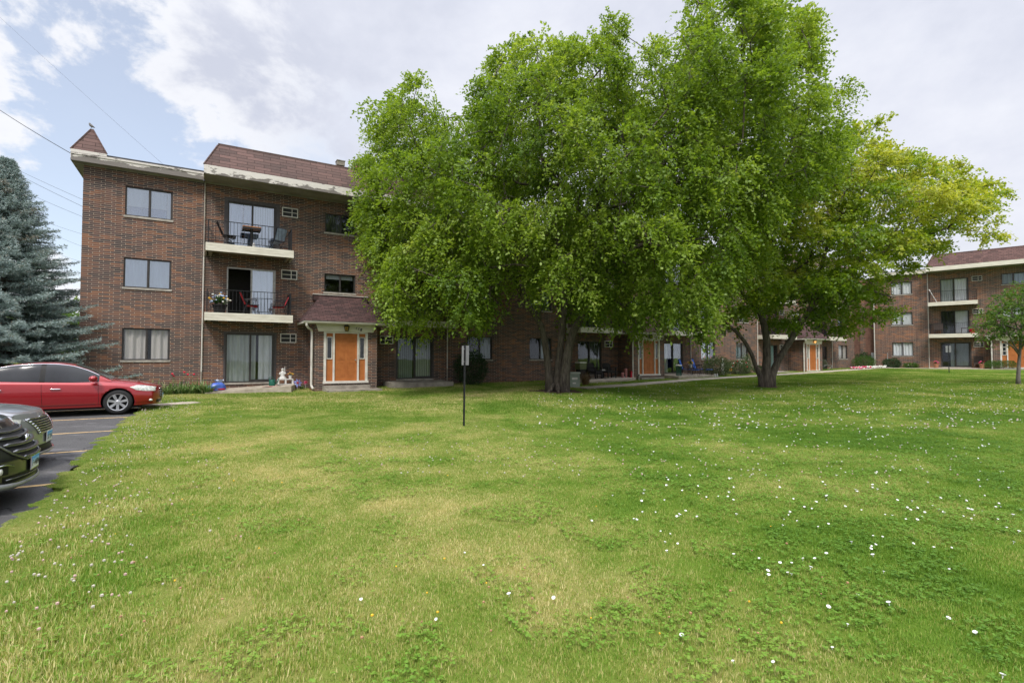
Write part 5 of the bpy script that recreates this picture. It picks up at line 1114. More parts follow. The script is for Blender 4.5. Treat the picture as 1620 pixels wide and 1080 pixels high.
# ---- black crossover (nearest; only its front right corner is in the picture)
suv = Car(L=4.70, W=1.88, wr=.36, arch=.40, axles=(1.36, -1.34), cabh=.62,
    w=[(-2.35, .76), (-2.1, .88), (-1.4, .93), (0, .94), (1.3, .935), (1.8, .90), (2.1, .83), (2.35, .72)],
    zb=[(-2.35, .36), (-1.9, .28), (-1, .24), (1.0, .24), (1.8, .24), (2.35, .24)],
    zs=[(-2.35, 1.05), (-1.5, 1.10), (0, 1.05), (1.0, 1.02), (1.6, 1.0), (2.0, .95), (2.35, .84)],
    zt=[(-2.35, 1.15), (-1.7, 1.18), (-1, 1.15), (.95, 1.16), (1.5, 1.14), (1.9, 1.08), (2.2, .98), (2.35, .90)],
    zr=[(-2.25, 1.12), (-2.1, 1.35), (-1.8, 1.58), (-1.2, 1.66), (-.4, 1.68), (.1, 1.66), (.45, 1.58), (.85, 1.38), (1.15, 1.20), (1.35, 1.09)],
    xfront=lambda y, z: 2.35 - .30 * (abs(y) / .92) ** 2.2 - .80 * max(0, z - .60) ** 1.2 - .55 * max(0, .42 - z) ** 1.2 + .05 * math.exp(-((z - .30) / .06) ** 2),
    xrear=lambda y, z: -2.35 + .20 * (abs(y) / .9) ** 2.4 + .10 * max(0, .6 - z))
SS, DS_ = 2.10, 15.45
bc = thing('parked_car', 'glossy black crossover with a steel grey grille, nearest car at the left edge', 'car', place(SS, DS_, suv.L), TH, 'cars parked along the lawn edge')
fill_car(suv, bc, m_blackp, (.42, 1.30))
m_gun = mat_flat('gunmetal_grille', (.22, .22, .23), .25, .85, var=.08)
def gpoly(z): return .58 if z > .86 else (.62 - .0 * z if z > .74 else .62 - (.74 - z) * 2.1)
hexa = lambda z: float(np.interp(z, [.565, .66, .78, .96], [.26, .46, .56, .50]))
front(suv, -1, 1, .575, .955, .006, 20, 12, hexa).build('grille', m_grille, bc, True)
mb = MB()
for z, r_, lift in ((.60, .020, .02), (.675, .026, .028), (.755, .026, .03), (.835, .024, .03), (.905, .016, .022)): mb.tube([(suv.xf(y, z) + lift, y, z + .02 * (abs(y) / .5) ** 2) for y in np.linspace(-hexa(z), hexa(z), 22)], [.006] + [r_] * 20 + [.006], 7)
for sg in (-1, 1): mb.tube([(suv.xf(sg * hexa(z), z) + .014, sg * hexa(z), z) for z in np.linspace(.57, .955, 12)], .018, 7)
mb.tube([(suv.xf(y, .572) + .012, y, .572) for y in np.linspace(-.27, .27, 12)], .018, 7); mb.build('grille_bar', m_gun, bc, True)
# emblem: chrome oval holding a slanted letter shape
ex, ez = suv.xf(0, .80) + .055, .80; mb = MB()
mb.tube([(ex - .012 * math.cos(a), .098 * math.cos(a), ez + .052 * math.sin(a)) for a in np.linspace(0, 6.2832, 33)], .0085, 7, False)
for y0 in (-.042, .042): mb.tube([(ex, y0 + .018, ez - .042), (ex + .004, y0 * .9, ez), (ex, y0 - .018, ez + .042)], [.010, .012, .010], 7)
mb.tube([(ex + .004, -.042, ez - .012), (ex + .004, .042, ez + .012)], .010, 7); mb.build('emblem', m_chrome, bc, True)
MB().grid(lambda u, v: (ex - .016, .092 * (v) * math.cos(6.2832 * u), ez + .048 * v * math.sin(6.2832 * u)), 24, 2).build('emblem_base', m_blackpl, bc)
for sg in (1, -1): MB().grid(lambda u, v: (lambda p: (p[0], sg * p[1], p[2]))(hlp(suv, 1.62, 2.30, .97, .885, .060)(u, v)), 18, 6).build('headlight', m_headl, bc, True)
front(suv, -.62, .62, .34, .42, .008).build('lower_intake', m_blackpl, bc, True)
mb = MB(); mb.tube([(suv.xf(y, .38) + .016, y, .38) for y in np.linspace(-.6, .6, 14)], .008, 6); mb.build('intake_bar', m_gun, bc, True)
mb = MB(); mb.grid(lambda u, v: (lambda y, z: (suv.xf(y, z) + .026 * math.sin(3.14 * v) + .006, y, z))(-.78 + 1.56 * u, .245 + .075 * v + .09 * max(0, abs(2 * u - 1) - .55)), 30, 5); mb.build('skid_plate', mat_flat('satin_silver', (.34, .34, .34), .4, .5), bc, True)
for sg in (-1, 1):
    mb = MB(); mb.grid(lambda u, v: (lambda y, z: (suv.xf(y, z) + .008, y, z))(sg * (.56 + .22 * u), .44 + .10 * v + .02 * u), 6, 5); f = mb.build('fog_recess', m_blackpl, bc, True); MB().ball((suv.xf(sg * .66, .49) + .01, sg * .66, .49), .02, .045, .04, 10, 6).build('fog_light', m_headl, f, True)
    mb = MB(); mb.tube([(suv.xf(sg * y, z) + .014, sg * y, z) for y, z in ((.50, .53), (.60, .56), (.72, .555), (.80, .50))], .010, 6); mb.build('fog_trim', m_chrome, bc, True)
plate(bc, (suv.xf(0, .51) + .022, 0, .50), R(2), 'F 4484')
# ================================================================== TREES AND PLANTS
def mat_leaf(name, stops, trans, rough=.5, spec=.35, tw=.45):
    m, nt, b = M(name); out = [n for n in nt.n if n.type == 'OUTPUT_MATERIAL'][0]
    at_ = nt.node('ShaderNodeAttribute'); at_.attribute_name = 'tint'
    col = nt.ramp(at_.outputs['Fac'], stops)
    nt.l.new(col, b.inputs['Base Color']); b.inputs['Roughness'].default_value = rough; b.inputs['Specular IOR Level'].default_value = spec
    tr = nt.node('ShaderNodeBsdfTranslucent'); nt.l.new(nt.mix(1.0, col, trans, 'MULTIPLY'), tr.inputs[0])
    mx = nt.node('ShaderNodeMixShader'); mx.inputs[0].default_value = tw
    nt.l.new(b.outputs[0], mx.inputs[1]); nt.l.new(tr.outputs[0], mx.inputs[2]); nt.l.new(mx.outputs[0], out.inputs[0]); return m
m_leaf1 = mat_leaf('elm_leaf', [(0, (.075, .142, .016)), (.5, (.185, .278, .032)), (.85, (.275, .362, .058)), (1, (.35, .41, .10))], (1.6, 1.55, .75), .48, .35)
m_leaf2 = mat_leaf('maple_leaf', [(0, (.09, .165, .012)), (.45, (.18, .285, .022)), (.8, (.31, .375, .040)), (1, (.43, .46, .09))], (1.5, 1.4, .6), .4, .45)
m_leaf3 = mat_leaf('sapling_leaf', [(0, (.055, .125, .02)), (.6, (.12, .22, .035)), (1, (.24, .28, .07))], (1.5, 1.4, .7))
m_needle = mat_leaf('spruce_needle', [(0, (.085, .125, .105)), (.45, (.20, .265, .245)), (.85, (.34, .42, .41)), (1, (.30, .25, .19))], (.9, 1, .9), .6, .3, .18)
m_bushg = mat_leaf('dark_bush_leaf', [(0, (.018, .045, .015)), (.7, (.04, .085, .028)), (1, (.08, .13, .05))], (1.2, 1.3, .8), tw=.25)
m_yew = mat_leaf('bright_hedge_leaf', [(0, (.035, .09, .012)), (.7, (.07, .15, .02)), (1, (.12, .19, .03))], (1.2, 1.3, .7), tw=.25)
m_wild = mat_leaf('garden_leaf', [(0, (.045, .085, .03)), (.6, (.10, .15, .055)), (1, (.20, .21, .11))], (1.3, 1.3, .9), tw=.3)
m_straw = mat_leaf('dry_grass_leaf', [(0, (.12, .075, .04)), (.6, (.22, .14, .07)), (1, (.22, .20, .08))], (1, 1, .8), tw=.25)
m_lily = mat_leaf('daylily_leaf', [(0, (.06, .14, .04)), (.45, (.15, .26, .08)), (.8, (.30, .36, .16)), (1, (.48, .42, .26))], (1.3, 1.3, .8), tw=.3)
m_bark = mat_noise('furrowed_bark', (.055, .045, .037), (.15, .125, .10), 5, .95, bump=.9, stretch=(3, 3, .5), bscale=14, coord='World')
m_bark2 = mat_noise('grey_bark', (.09, .08, .07), (.19, .17, .15), 6, .95, bump=.6, stretch=(3, 3, .6), coord='World')

def poly_dist(P, poly):
    """signed distance (positive inside) of points (n,2) to polygon"""
    poly = np.asarray(poly, float); n = len(poly); d = np.full(len(P), 1e9); ins = np.zeros(len(P), bool)
    for i in range(n):
        a, b_ = poly[i], poly[(i + 1) % n]; e = b_ - a; w = P - a; t = np.clip((w @ e) / (e @ e), 0, 1); d = np.minimum(d, np.linalg.norm(w - t[:, None] * e, axis=1))
        c = ((a[1] > P[:, 1]) != (b_[1] > P[:, 1])); x = (b_[0] - a[0]) * (P[:, 1] - a[1]) / (b_[1] - a[1] + 1e-12) + a[0]; ins ^= c & (P[:, 0] < x)
    return np.where(ins, d, -d)
def crown_clumps(poly, y0, tmax, rpx, spacing, n_try, g, bias=None, holes=(), rmax=1.3):
    """clump centres filling an inflated crown volume: outline at its real distance, depth from how far inside the outline"""
    poly = np.asarray(poly, float); lo, hi = poly.min(0), poly.max(0); out = []; rad = []
    P = lo + (hi - lo) * g.random((n_try, 2)); D = poly_dist(P, poly); k = D > rpx; P, D = P[k], D[k]
    for (u, v), d in zip(P, D):
        if any((u - hx) ** 2 / hw ** 2 + (v - hy) ** 2 / hh ** 2 < 1 for hx, hy, hw, hh in holes): continue
        q = min(1, d / 170.0); t = tmax * math.sqrt(max(0.04, 1 - (1 - q) ** 2)); f = g.choice([-1, 1], p=[.6, .4]) * (1 - .75 * g.random() ** 1.6)
        dy = t * f + (bias(u, v) if bias else 0); y = y0 + dy; p = at(u, v, y)
        if any(abs(p[0] - o[0]) < spacing and abs(p[2] - o[2]) < spacing and (p[0] - o[0]) ** 2 + (p[1] - o[1]) ** 2 + (p[2] - o[2]) ** 2 < spacing ** 2 for o in out): continue
        out.append(p); rad.append(min(rmax, max(.28, (d - 9) * y / F)))
    return np.array(out), np.array(rad)
def sub_clumps(c, R_, n, g, flat=.75, up=.35, hang=0):
    # leafy shell over the top and outside of every bough, hollow and dark beneath
    ctr = c.mean(0); C0 = np.repeat(c, n, 0); R0 = np.repeat(R_, n); ow = unit((C0 - ctr) * [1, 1, .3]); d = unit(g.normal(0, 1, (len(C0), 3)) + ow * .55 + [0, 0, up])
    keep = g.random(len(C0)) < np.clip(.25 + R0 ** 2 * .75, 0, 1); bt = np.repeat(g.normal(0, .14, len(c)), n)
    P = (C0 + d * (R0 * (g.uniform(.60, 1.0, len(C0)) + .35 * (g.random(len(C0)) < .07)))[:, None] * [1, 1, flat])[keep]; bt = bt[keep]; sz = np.ones(len(P))
    if hang:
        k = g.random(len(P)) < hang; e = [P]; eb = [bt]; es = [sz]
        for q in (1, 2): e.append(P[k] + g.normal(0, .10, (k.sum(), 3)) + [0, 0, -.42 * q]); eb.append(bt[k]); es.append(np.full(k.sum(), .62 if q == 1 else .36))
        P = np.concatenate(e); bt = np.concatenate(eb); sz = np.concatenate(es)
    return P, bt, sz
def grow_branches(stems, clumps, g, up_pen=.6, r0=.012, maxr=.14, sag=.15):
    """attach every clump to the nearest existing wood; stems: list of (pts, radii)"""
    mb = MB(); nodes = []; par = []; 
    for pts, rr in stems:
        mb.tube(pts, rr, 12); 
        for i, p in enumerate(pts):
            if i >= max(2, len(pts) // 2): nodes.append(np.array(p)); par.append(-1)
    root = np.mean([n for n in nodes], 0); sets = clumps if isinstance(clumps, list) else [clumps]; clumps = np.concatenate(sets); order = []; o0 = 0
    for st_ in sets: order += list(o0 + np.argsort(np.linalg.norm(st_ - root, axis=1))); o0 += len(st_)
    cnt = [0] * len(nodes)
    for ci in order:
        c = clumps[ci]; A_ = np.array(nodes); d = np.linalg.norm(A_ - c, axis=1) + up_pen * np.maximum(0, A_[:, 2] - c[2] - .3)
        j = int(np.argmin(d)); p = A_[j]; L = np.linalg.norm(c - p); n = max(1, int(L / 1.1)); last = j
        for k in range(1, n + 1):
            t = k / n; q = p + (c - p) * t + np.array([0, 0, sag * L * math.sin(math.pi * t) * .5]) + (g.normal(0, .05 * min(L, 1.5), 3) if k < n else 0)
            nodes.append(q); par.append(last); cnt.append(0); last = len(nodes) - 1
        k = last
        while k >= 0: cnt[k] += 1; k = par[k]
    for i in range(len(nodes)):
        if par[i] >= 0:
            ra = min(maxr, r0 * cnt[par[i]] ** .5 + .004); rb = min(maxr, r0 * cnt[i] ** .5 + .003); ra = min(ra, rb * 1.5)
            mb.tube([nodes[par[i]], nodes[i]], [ra, rb], 5, False)
    return mb
def clump_leaves(clumps, rad, R_, nspr, nleaf, L, W, g, droop=.5, outward=None, slen=.6, flat=.75, tint0=.4, tvar=.22, hue=None):
    """sprigs of leaves: each sprig a drooping twig set with leaves"""
    C0 = np.repeat(clumps, nspr, 0); R0 = np.repeat(rad, nspr) * R_; n = len(C0)
    dirs = unit(g.normal(0, 1, (n, 3)) * [1, 1, flat]); st = C0 + dirs * (R0 * g.random(n) ** .45)[:, None] * [1, 1, flat]
    ctr = clumps.mean(0); ow = unit((C0 - ctr) * [1, 1, .4]); sd_ = unit(dirs * .8 + ow * .7 + g.normal(0, .35, (n, 3)) + [0, 0, .15]); sl = slen * g.uniform(.6, 1.25, n)
    t = (np.arange(nleaf) + .5) / nleaf
    P = st[:, None, :] + sd_[:, None, :] * (sl[:, None] * t)[:, :, None]; P[:, :, 2] -= droop * sl[:, None] * t ** 2 * g.uniform(.5, 1.3, n)[:, None]
    P = P.reshape(-1, 3); m = len(P); P = P + g.normal(0, .035, (m, 3)); S_ = np.repeat(sd_, nleaf, 0)
    SN = unit(np.repeat(g.normal(0, .40, (n, 3)), nleaf, 0) + [0, 0, 1.0] + np.repeat(ow, nleaf, 0) * .35); D = unit(S_ * .7 + g.normal(0, .60, (m, 3)) + [0, 0, -.35]); NR = unit(g.normal(0, .36, (m, 3)) + SN)
    V, Q = leaf_quads(P, D, NR, L * g.uniform(.65, 1.25, m), W * g.uniform(.7, 1.2, m))
    ct = np.repeat(g.normal(0, tvar * .6, len(clumps)), nspr * nleaf) if hue is None else np.repeat(hue, nspr * nleaf)
    tint = np.clip(tint0 + ct + np.repeat(g.normal(0, tvar * .6, n), nleaf) + g.normal(0, tvar * .34, m), 0, 1)
    return V, Q, np.repeat(tint, 4)
def stem(pts, y, rr, jy=None):
    """photo-outline points of a limb put at its real distance y (+ per-point depth)"""
    return [tuple(at(u, v, y + (jy[i] if jy else 0))) for i, (u, v) in enumerate(pts)], list(rr)

g = np.random.default_rng(5)
# ---- the big twin-trunked elm
Y1 = 22.4
x0, y0 = 2.0, Y1; z0 = gz(x0, y0)
big_t = thing('elm_tree', 'huge spreading green tree with a thick twin trunk in the middle of the lawn', 'tree', (0, 0, 0))
poly1 = [(557, 472), (556, 455), (590, 452), (602, 428), (585, 398), (560, 372), (572, 350), (560, 322), (558, 285), (577, 250), (582, 206), (566, 182), (592, 155), (622, 140), (632, 112), (662, 115), (702, 136), (718, 168), (738, 182), (752, 145), (764, 112), (772, 82), (802, 62), (850, 42), (895, 57), (906, 36), (942, 30), (968, 12), (985, 32), (996, 78), (1003, 104), (1012, 72), (1042, 42), (1076, 24), (1085, -25), (1180, -45), (1225, 8), (1262, 14), (1296, 22), (1300, 64), (1302, 140), (1318, 112), (1340, 118), (1346, 214), (1336, 268), (1300, 300), (1262, 318), (1232, 340), (1216, 398), (1192, 432), (1164, 442), (1140, 482), (1118, 504), (1098, 512), (1060, 520), (1038, 508), (1000, 518), (962, 514), (930, 514), (905, 502), (880, 478), (858, 442), (832, 432), (808, 462), (786, 500), (750, 514), (722, 506), (690, 518), (668, 530), (648, 514), (608, 496), (576, 480)]
holes1 = [(735, 150, 26, 22), (1004, 88, 10, 22), (880, 400, 20, 26), (960, 420, 18, 16)]
cl1, rd1 = crown_clumps(poly1, Y1, 4.4, 15, 1.62, 16000, g, lambda u, v: (-1.6 if u > 1000 else 0.2) - (1.2 if v > 400 else 0) * (1 if u < 760 else .3), holes1)
k1 = len(cl1); su1, bt1, sz1 = sub_clumps(cl1, rd1, 12, g, up=.55, hang=.30)
sp = gz(2.0, Y1)
def base(u): return (at(u, 613, Y1)[0], Y1, sp - .25)
st1 = []
def mk(pts, rr, dys=None, base_u=None):
    p, r_ = stem(pts, Y1, rr, dys); 
    if base_u: p = [base(base_u)] + p; r_ = [r_[0] * 1.15] + r_
    st1.append((p, [q * .90 for q in r_]))
mk([(869, 596), (866, 570), (862, 540), (856, 515), (842, 492), (828, 470), (812, 440), (785, 400), (750, 350)], [.20, .165, .155, .15, .135, .12, .105, .085, .05], [0, 0, 0, 0, 0, -.2, -.4, -.8, -1.2], 869)
mk([(882, 596), (884, 570), (887, 545), (890, 515), (893, 480), (890, 430), (880, 370), (868, 300), (850, 220)], [.21, .175, .16, .155, .14, .125, .11, .085, .05], [.1, .1, .1, .2, .3, .5, .7, .8, .8], 881)
mk([(893, 598), (896, 572), (901, 545), (908, 522), (924, 495), (945, 460), (972, 410), (1010, 340), (1050, 260), (1085, 170), (1100, 80)], [.27, .225, .205, .19, .165, .15, .13, .115, .09, .07, .04], [-.15, -.15, -.1, -.1, -.2, -.5, -.9, -1.3, -1.6, -1.6, -1.6], 892)
mk([(852, 508), (853, 470), (846, 430), (826, 380), (800, 310), (790, 240)], [.14, .12, .11, .09, .07, .05], [0, .3, .6, .9, 1.1, 1.3])
mk([(924, 495), (940, 430), (946, 360), (948, 280), (944, 190), (950, 110)], [.16, .14, .12, .10, .07, .045], [-.2, .3, .8, 1.2, 1.5, 1.6])
mk([(972, 410), (1030, 380), (1090, 350), (1150, 320), (1210, 270), (1270, 210)], [.12, .10, .09, .075, .06, .04], [-.9, -1.2, -1.5, -1.8, -2.2, -2.4])
mk([(893, 470), (935, 430), (990, 250), (985, 150), (970, 70)], [.10, .09, .07, .05, .03], [.3, .2, .3, .5, .6])
tb_ = grow_branches(st1, [cl1, su1], g, r0=.0045)
# root flare
for a in np.linspace(0, 6.28, 9)[:-1]:
    c, s = math.cos(a), math.sin(a); tb_.tube([(1.98 + .26 * c, Y1 + .16 * s, sp + .34), (1.98 + .42 * c, Y1 + .32 * s, sp + .09), (1.98 + (.66 + .2 * math.sin(a * 5)) * c, Y1 + .6 * s, sp - .10)], [.09, .09, .03], 8)
tb_.build('trunk', m_bark, big_t, True)
V, Q, tn = clump_leaves(su1, sz1, .40, 9, 12, .135, .088, g, droop=.95, slen=.58, tint0=.46, hue=bt1)
np_mesh('crown', V, Q, m_leaf1, big_t, {'tint': tn}); n_leaf1 = len(Q)
# ---- the yellow green maple
Y2 = 25.4
mp = thing('maple_tree', 'yellow green spreading tree with three dark stems right of the huge tree', 'tree', (0, 0, 0))
poly2 = [(1346, 196), (1352, 176), (1385, 184), (1422, 198), (1406, 216), (1442, 236), (1480, 240), (1512, 252), (1536, 284), (1562, 275), (1594, 318), (1586, 342), (1592, 378), (1560, 398), (1540, 402), (1522, 380), (1500, 392), (1462, 420), (1440, 432), (1424, 442), (1404, 462), (1426, 490), (1416, 516), (1382, 522), (1342, 536), (1300, 526), (1268, 536), (1240, 524), (1200, 520), (1160, 536), (1128, 520), (1120, 480), (1120, 420), (1150, 340), (1220, 280), (1270, 240), (1318, 216)]
holes2 = [(1536, 268, 22, 20), (1480, 405, 20, 12), (1330, 320, 18, 14), (1440, 330, 16, 12)]
cl2, rd2 = crown_clumps(poly2, Y2, 3.5, 13, 1.42, 12000, g, None, holes2, 1.2)
su2, bt2, sz2 = sub_clumps(cl2, rd2, 12, g, .5, up=.5)
sp2 = gz(12.57, Y2); st2 = []
def mk2(pts, rr, dys=None, b=None):
    p, r_ = stem(pts, Y2, rr, dys)
    if b: p = [(at(b, 606, Y2)[0], Y2, sp2 - .2)] + p; r_ = [r_[0] * 1.3] + r_
    st2.append((p, r_))
mk2([(1203, 596), (1196, 580), (1189, 560), (1178, 540), (1164, 524), (1150, 513), (1128, 490)], [.13, .10, .095, .09, .08, .065, .035], [0, 0, -.1, -.2, -.4, -.6, -.9], 1206)
mk2([(1212, 592), (1213, 565), (1213, 538), (1209, 515), (1203, 495), (1198, 470), (1200, 430), (1215, 370), (1240, 300)], [.22, .185, .17, .16, .14, .12, .10, .075, .04], [0, 0, 0, 0, .2, .3, .5, .8, 1.0], 1212)
mk2([(1221, 594), (1230, 572), (1243, 550), (1256, 530), (1268, 510), (1283, 486), (1320, 450), (1362, 418), (1404, 394), (1440, 383), (1500, 360)], [.19, .155, .15, .145, .135, .12, .11, .095, .075, .055, .035], [-.1, -.1, -.15, -.2, -.2, -.3, -.5, -.7, -.9, -1.0, -1.1], 1219)
mk2([(1203, 495), (1188, 478), (1176, 466), (1160, 440)], [.12, .10, .08, .05], [.2, .5, .8, 1.1])
mk2([(1283, 486), (1300, 420), (1320, 350), (1345, 280), (1360, 220)], [.11, .09, .07, .05, .03], [-.2, .2, .5, .8, .9])
mk2([(1320, 450), (1380, 460), (1410, 470)], [.07, .05, .03], [-.5, -.9, -1.2])
mk2([(1404, 394), (1425, 350), (1430, 320)], [.06, .045, .03], [-.9, -.8, -.7])
grow_branches(st2, [cl2, su2], g, r0=.0045).build('trunk', m_bark, mp, True)
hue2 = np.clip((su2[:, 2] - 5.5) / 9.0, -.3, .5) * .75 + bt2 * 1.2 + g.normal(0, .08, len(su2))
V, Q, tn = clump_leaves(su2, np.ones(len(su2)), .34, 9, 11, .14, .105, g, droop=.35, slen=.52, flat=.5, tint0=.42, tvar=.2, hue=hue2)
np_mesh('crown', V, Q, m_leaf2, mp, {'tint': tn}); n_leaf2 = len(Q)
# ---- sapling at the right edge
Y3 = 25.0; sx = 24.66
sp3 = gz(sx, Y3); sap = thing('young_tree', 'slender young tree before the far orange door at the right edge', 'tree', (0, 0, 0))
polyS = [(1548, 512), (1553, 492), (1575, 488), (1580, 470), (1598, 462), (1606, 448), (1640, 442), (1680, 460), (1690, 500), (1670, 540), (1640, 548), (1612, 540), (1590, 528), (1560, 540), (1548, 528)]
clS, rdS = crown_clumps(polyS, Y3, 1.35, 3, .44, 5000, g); stS = []
p, r_ = stem([(1611, 596), (1612, 575), (1614, 550), (1616, 520), (1617, 490), (1618, 465)], Y3, [.085, .07, .06, .045, .03, .018]); stS.append(([(sx, Y3, sp3 - .15)] + p, [.12] + r_))
for q in ([(1613, 558), (1604, 545), (1596, 530), (1585, 512)], [(1614, 552), (1626, 535), (1640, 515)], [(1613, 562), (1602, 548), (1588, 540), (1572, 530)], [(1615, 540), (1608, 515), (1600, 490)]):
    p, r_ = stem(q, Y3, np.linspace(.04, .014, len(q)), [0, -.2, -.4, -.6][:len(q)]); stS.append((p, r_))
grow_branches(stS, clS, g, r0=.006).build('trunk', m_bark2, sap, True)
V, Q, tn = clump_leaves(clS, rdS * 0 + 1, .33, 12, 8, .12, .07, g, droop=.3, slen=.3, tint0=.45)
np_mesh('crown', V, Q, m_leaf3, sap, {'tint': tn})
# ---- blue spruce
def spruce(name, label, x, y, H, Rb, seed, px_tip=None):
    gg = np.random.default_rng(seed); z = gz(x, y); t = thing(name, label, 'tree', (x, y, z)); tr = MB(); tr.tube([(0, 0, -.2), (0, 0, H * .5), (0, 0, H - .1)], [.17, .09, .015], 9)
    Ps, Ds, Ls, Ts = [], [], [], []
    nb = 560
    for i in range(nb):
        f = (i + gg.random()) / nb; hz = .25 + (H - .35) * (1 - (1 - f) ** 1.45) ; R_ = Rb * ((1 - hz / H) ** .93) * gg.uniform(.72, 1.12) + .08; a = i * 2.39996 + gg.normal(0, .2)
        dirv = np.array([math.cos(a), math.sin(a), 0]); n = max(5, int(R_ / .10)); drop = .20 * (1 - hz / H) ** .7; pts = []
        for k in range(n + 1):
            q = k / n; pts.append(dirv * R_ * q + [0, 0, hz - R_ * drop * q + .16 * R_ * q * q * q])
        if R_ > .4: tr.tube([pts[0], pts[n // 2], pts[-1]], [.022, .014, .005], 4, False)
        side = np.array([-dirv[1], dirv[0], 0]); dead = gg.random() < .05
        for k in range(max(1, n // 4), n + 1):
            q = k / n; wl = (.10 + .36 * R_ * (1 - q) * .9 * min(1, q * 2.2)) 
            for sg in (-1, 1):
                m = max(2, int(wl / .055)); tw = unit((side * sg * .85 + dirv * .65 + [0, 0, gg.normal(-.05, .12)])[None])[0]
                for j in range(m):
                    p = pts[k] + tw * wl * (j / m) + [0, 0, -.05 * wl * (j / m)]
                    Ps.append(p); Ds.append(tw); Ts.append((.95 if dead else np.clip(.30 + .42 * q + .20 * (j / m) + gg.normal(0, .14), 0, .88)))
    P = np.array(Ps); D = np.array(Ds); T_ = np.array(Ts); K = 5; P = np.repeat(P, K, 0); D = np.repeat(D, K, 0); T_ = np.repeat(T_, K); m = len(P)
    dd = unit(D * .9 + gg.normal(0, .55, (m, 3)) + [0, 0, .12]); V, Q = leaf_quads(P + gg.normal(0, .012, (m, 3)), dd, gg.normal(0, 1, (m, 3)), gg.uniform(.07, .13, m), gg.uniform(.014, .026, m), 0)
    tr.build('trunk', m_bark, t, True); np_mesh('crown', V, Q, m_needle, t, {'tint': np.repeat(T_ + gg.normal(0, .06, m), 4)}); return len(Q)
n_sp = spruce('spruce_tree', 'tall blue grey spruce left of the building corner behind the red car', -18.0, 18.0, 8.5, 4.05, 3)
# ---- trees beyond the buildings, seen through the gaps
def rebase(t, b):
    t.location = b
    for ch in t.children: ch.location = (-b[0], -b[1], -b[2])
rebase(big_t, (2.0, Y1, sp)); rebase(mp, (12.57, Y2, sp2)); rebase(sap, (sx, Y3, sp3))
def round_tree(name, label, x, y, H, R_, seed, mat, nc=60, ls=.2):
    gg = np.random.default_rng(seed); z = gz(x, y); t = thing(name, label, 'tree', (x, y, z)); c = []
    while len(c) < nc:
        p = gg.uniform(-1, 1, 3)
        if .25 < np.linalg.norm(p) < 1: c.append(p * [R_, R_, H * .38] + [0, 0, H * .60])
    c = np.array(c); st = [([(0, 0, -.2), (0, 0, H * .25), (.1, 0, H * .5), (0, 0, H * .75)], [.25, .2, .14, .06])]
    grow_branches(st, c, gg).build('trunk', m_bark, t, True); V, Q, tn = clump_leaves(c, np.ones(nc), R_ * .34, 22, 10, ls, ls * .7, gg, slen=.7); np_mesh('crown', V, Q, mat, t, {'tint': tn})
round_tree('distant_tree', 'far tree glimpsed between the two brick buildings', 41.5, 63.0, 9.0, 3.4, 21, m_leaf1)
round_tree('distant_tree', 'far tree glimpsed past the spruce at the building corner', -34, 38.0, 5.6, 3.2, 22, m_leaf3)
# ---- bushes
def bush(name, label, loc, rx, ry, h, mat, seed, n=2600, L=.07, W=.04, flat=False, group=None, stems=True, ragged=.12, cat='bush', flowers=None):
    gg = np.random.default_rng(seed); t = thing(name, label, cat, loc, 0, group); 
    d = unit(gg.normal(0, 1, (n, 3))); d[:, 2] = np.abs(d[:, 2]) if flat else d[:, 2]
    lump = 1 + ragged * np.sin(d[:, 0] * 5 + seed) * np.cos(d[:, 1] * 4.3 + seed * 2) + ragged * gg.normal(0, .5, n); rr = (1 - .45 * gg.random(n) ** 2.2) * lump
    e = .45 if flat else 1.0; q = np.sign(d) * np.abs(d) ** (e if flat else 1); P = q * rr[:, None] * [rx, ry, h * (1.0 if flat else .5)] + [0, 0, 0 if flat else h * .5]; P[:, 2] = np.maximum(P[:, 2], .02)
    D = unit(d + gg.normal(0, .6, (n, 3)) + [0, 0, .3]); V, Q = leaf_quads(P, D, gg.normal(0, .7, (n, 3)) + d, L * gg.uniform(.6, 1.3, n), W * gg.uniform(.6, 1.3, n))
    np_mesh('foliage', V, Q, mat, t, {'tint': np.repeat(np.clip(gg.normal(.45, .25, n), 0, 1), 4)})
    s = MB()
    for i in range(9):
        a = 6.28 * i / 9; s.tube([(.05 * math.cos(a), .05 * math.sin(a), -.1), (rx * .35 * math.cos(a), ry * .35 * math.sin(a), h * .35), (rx * .65 * math.cos(a), ry * .65 * math.sin(a), h * .7)], [.022, .015, .006], 5)
    s.build('stems', m_bark, t)
    if flowers:
        f = MB(); mats = flowers[0]
        for i in range(flowers[1]):
            a = gg.random() * 6.28; e2 = gg.uniform(.1, 1.2); f.mat(i % len(mats)); f.ball((rx * 1.02 * math.cos(a) * math.cos(e2), ry * 1.02 * math.sin(a) * math.cos(e2), h * .5 + h * .5 * math.sin(e2)), flowers[2], nu=6, nv=4)
        f.build('flowers', list(mats), t)
    return t
bush('evergreen_bush', 'dark rounded bush below the ground floor window left of the trunk', gB1(15.55, .95), .82, .70, 1.66, m_bushg, 31, 5200, .075, .045)
bush('garden_shrub', 'leafy grey green bush right of the blue chairs', gB1(34.35, 1.2), .95, .6, 1.25, m_wild, 32, 3200, .10, .045, ragged=.2)
bush('garden_shrub', 'low wild bush right of the slim white statue', gB1(37.1, .9), 1.0, .55, .98, m_wild, 33, 2800, .10, .05, ragged=.25, flowers=([m_wfl, m_rfl], 16, .035))
bush('garden_shrub', 'thin tall leafy plant at the end of the wild bush', gB1(38.3, .7), .35, .3, 1.45, m_wild, 34, 500, .12, .06, ragged=.35)
bush('garden_shrub', 'small dark shrub behind the left stem of the yellow green tree', gB1(40.0, .6), .40, .35, .55, m_bushg, 35, 900, .08, .04)
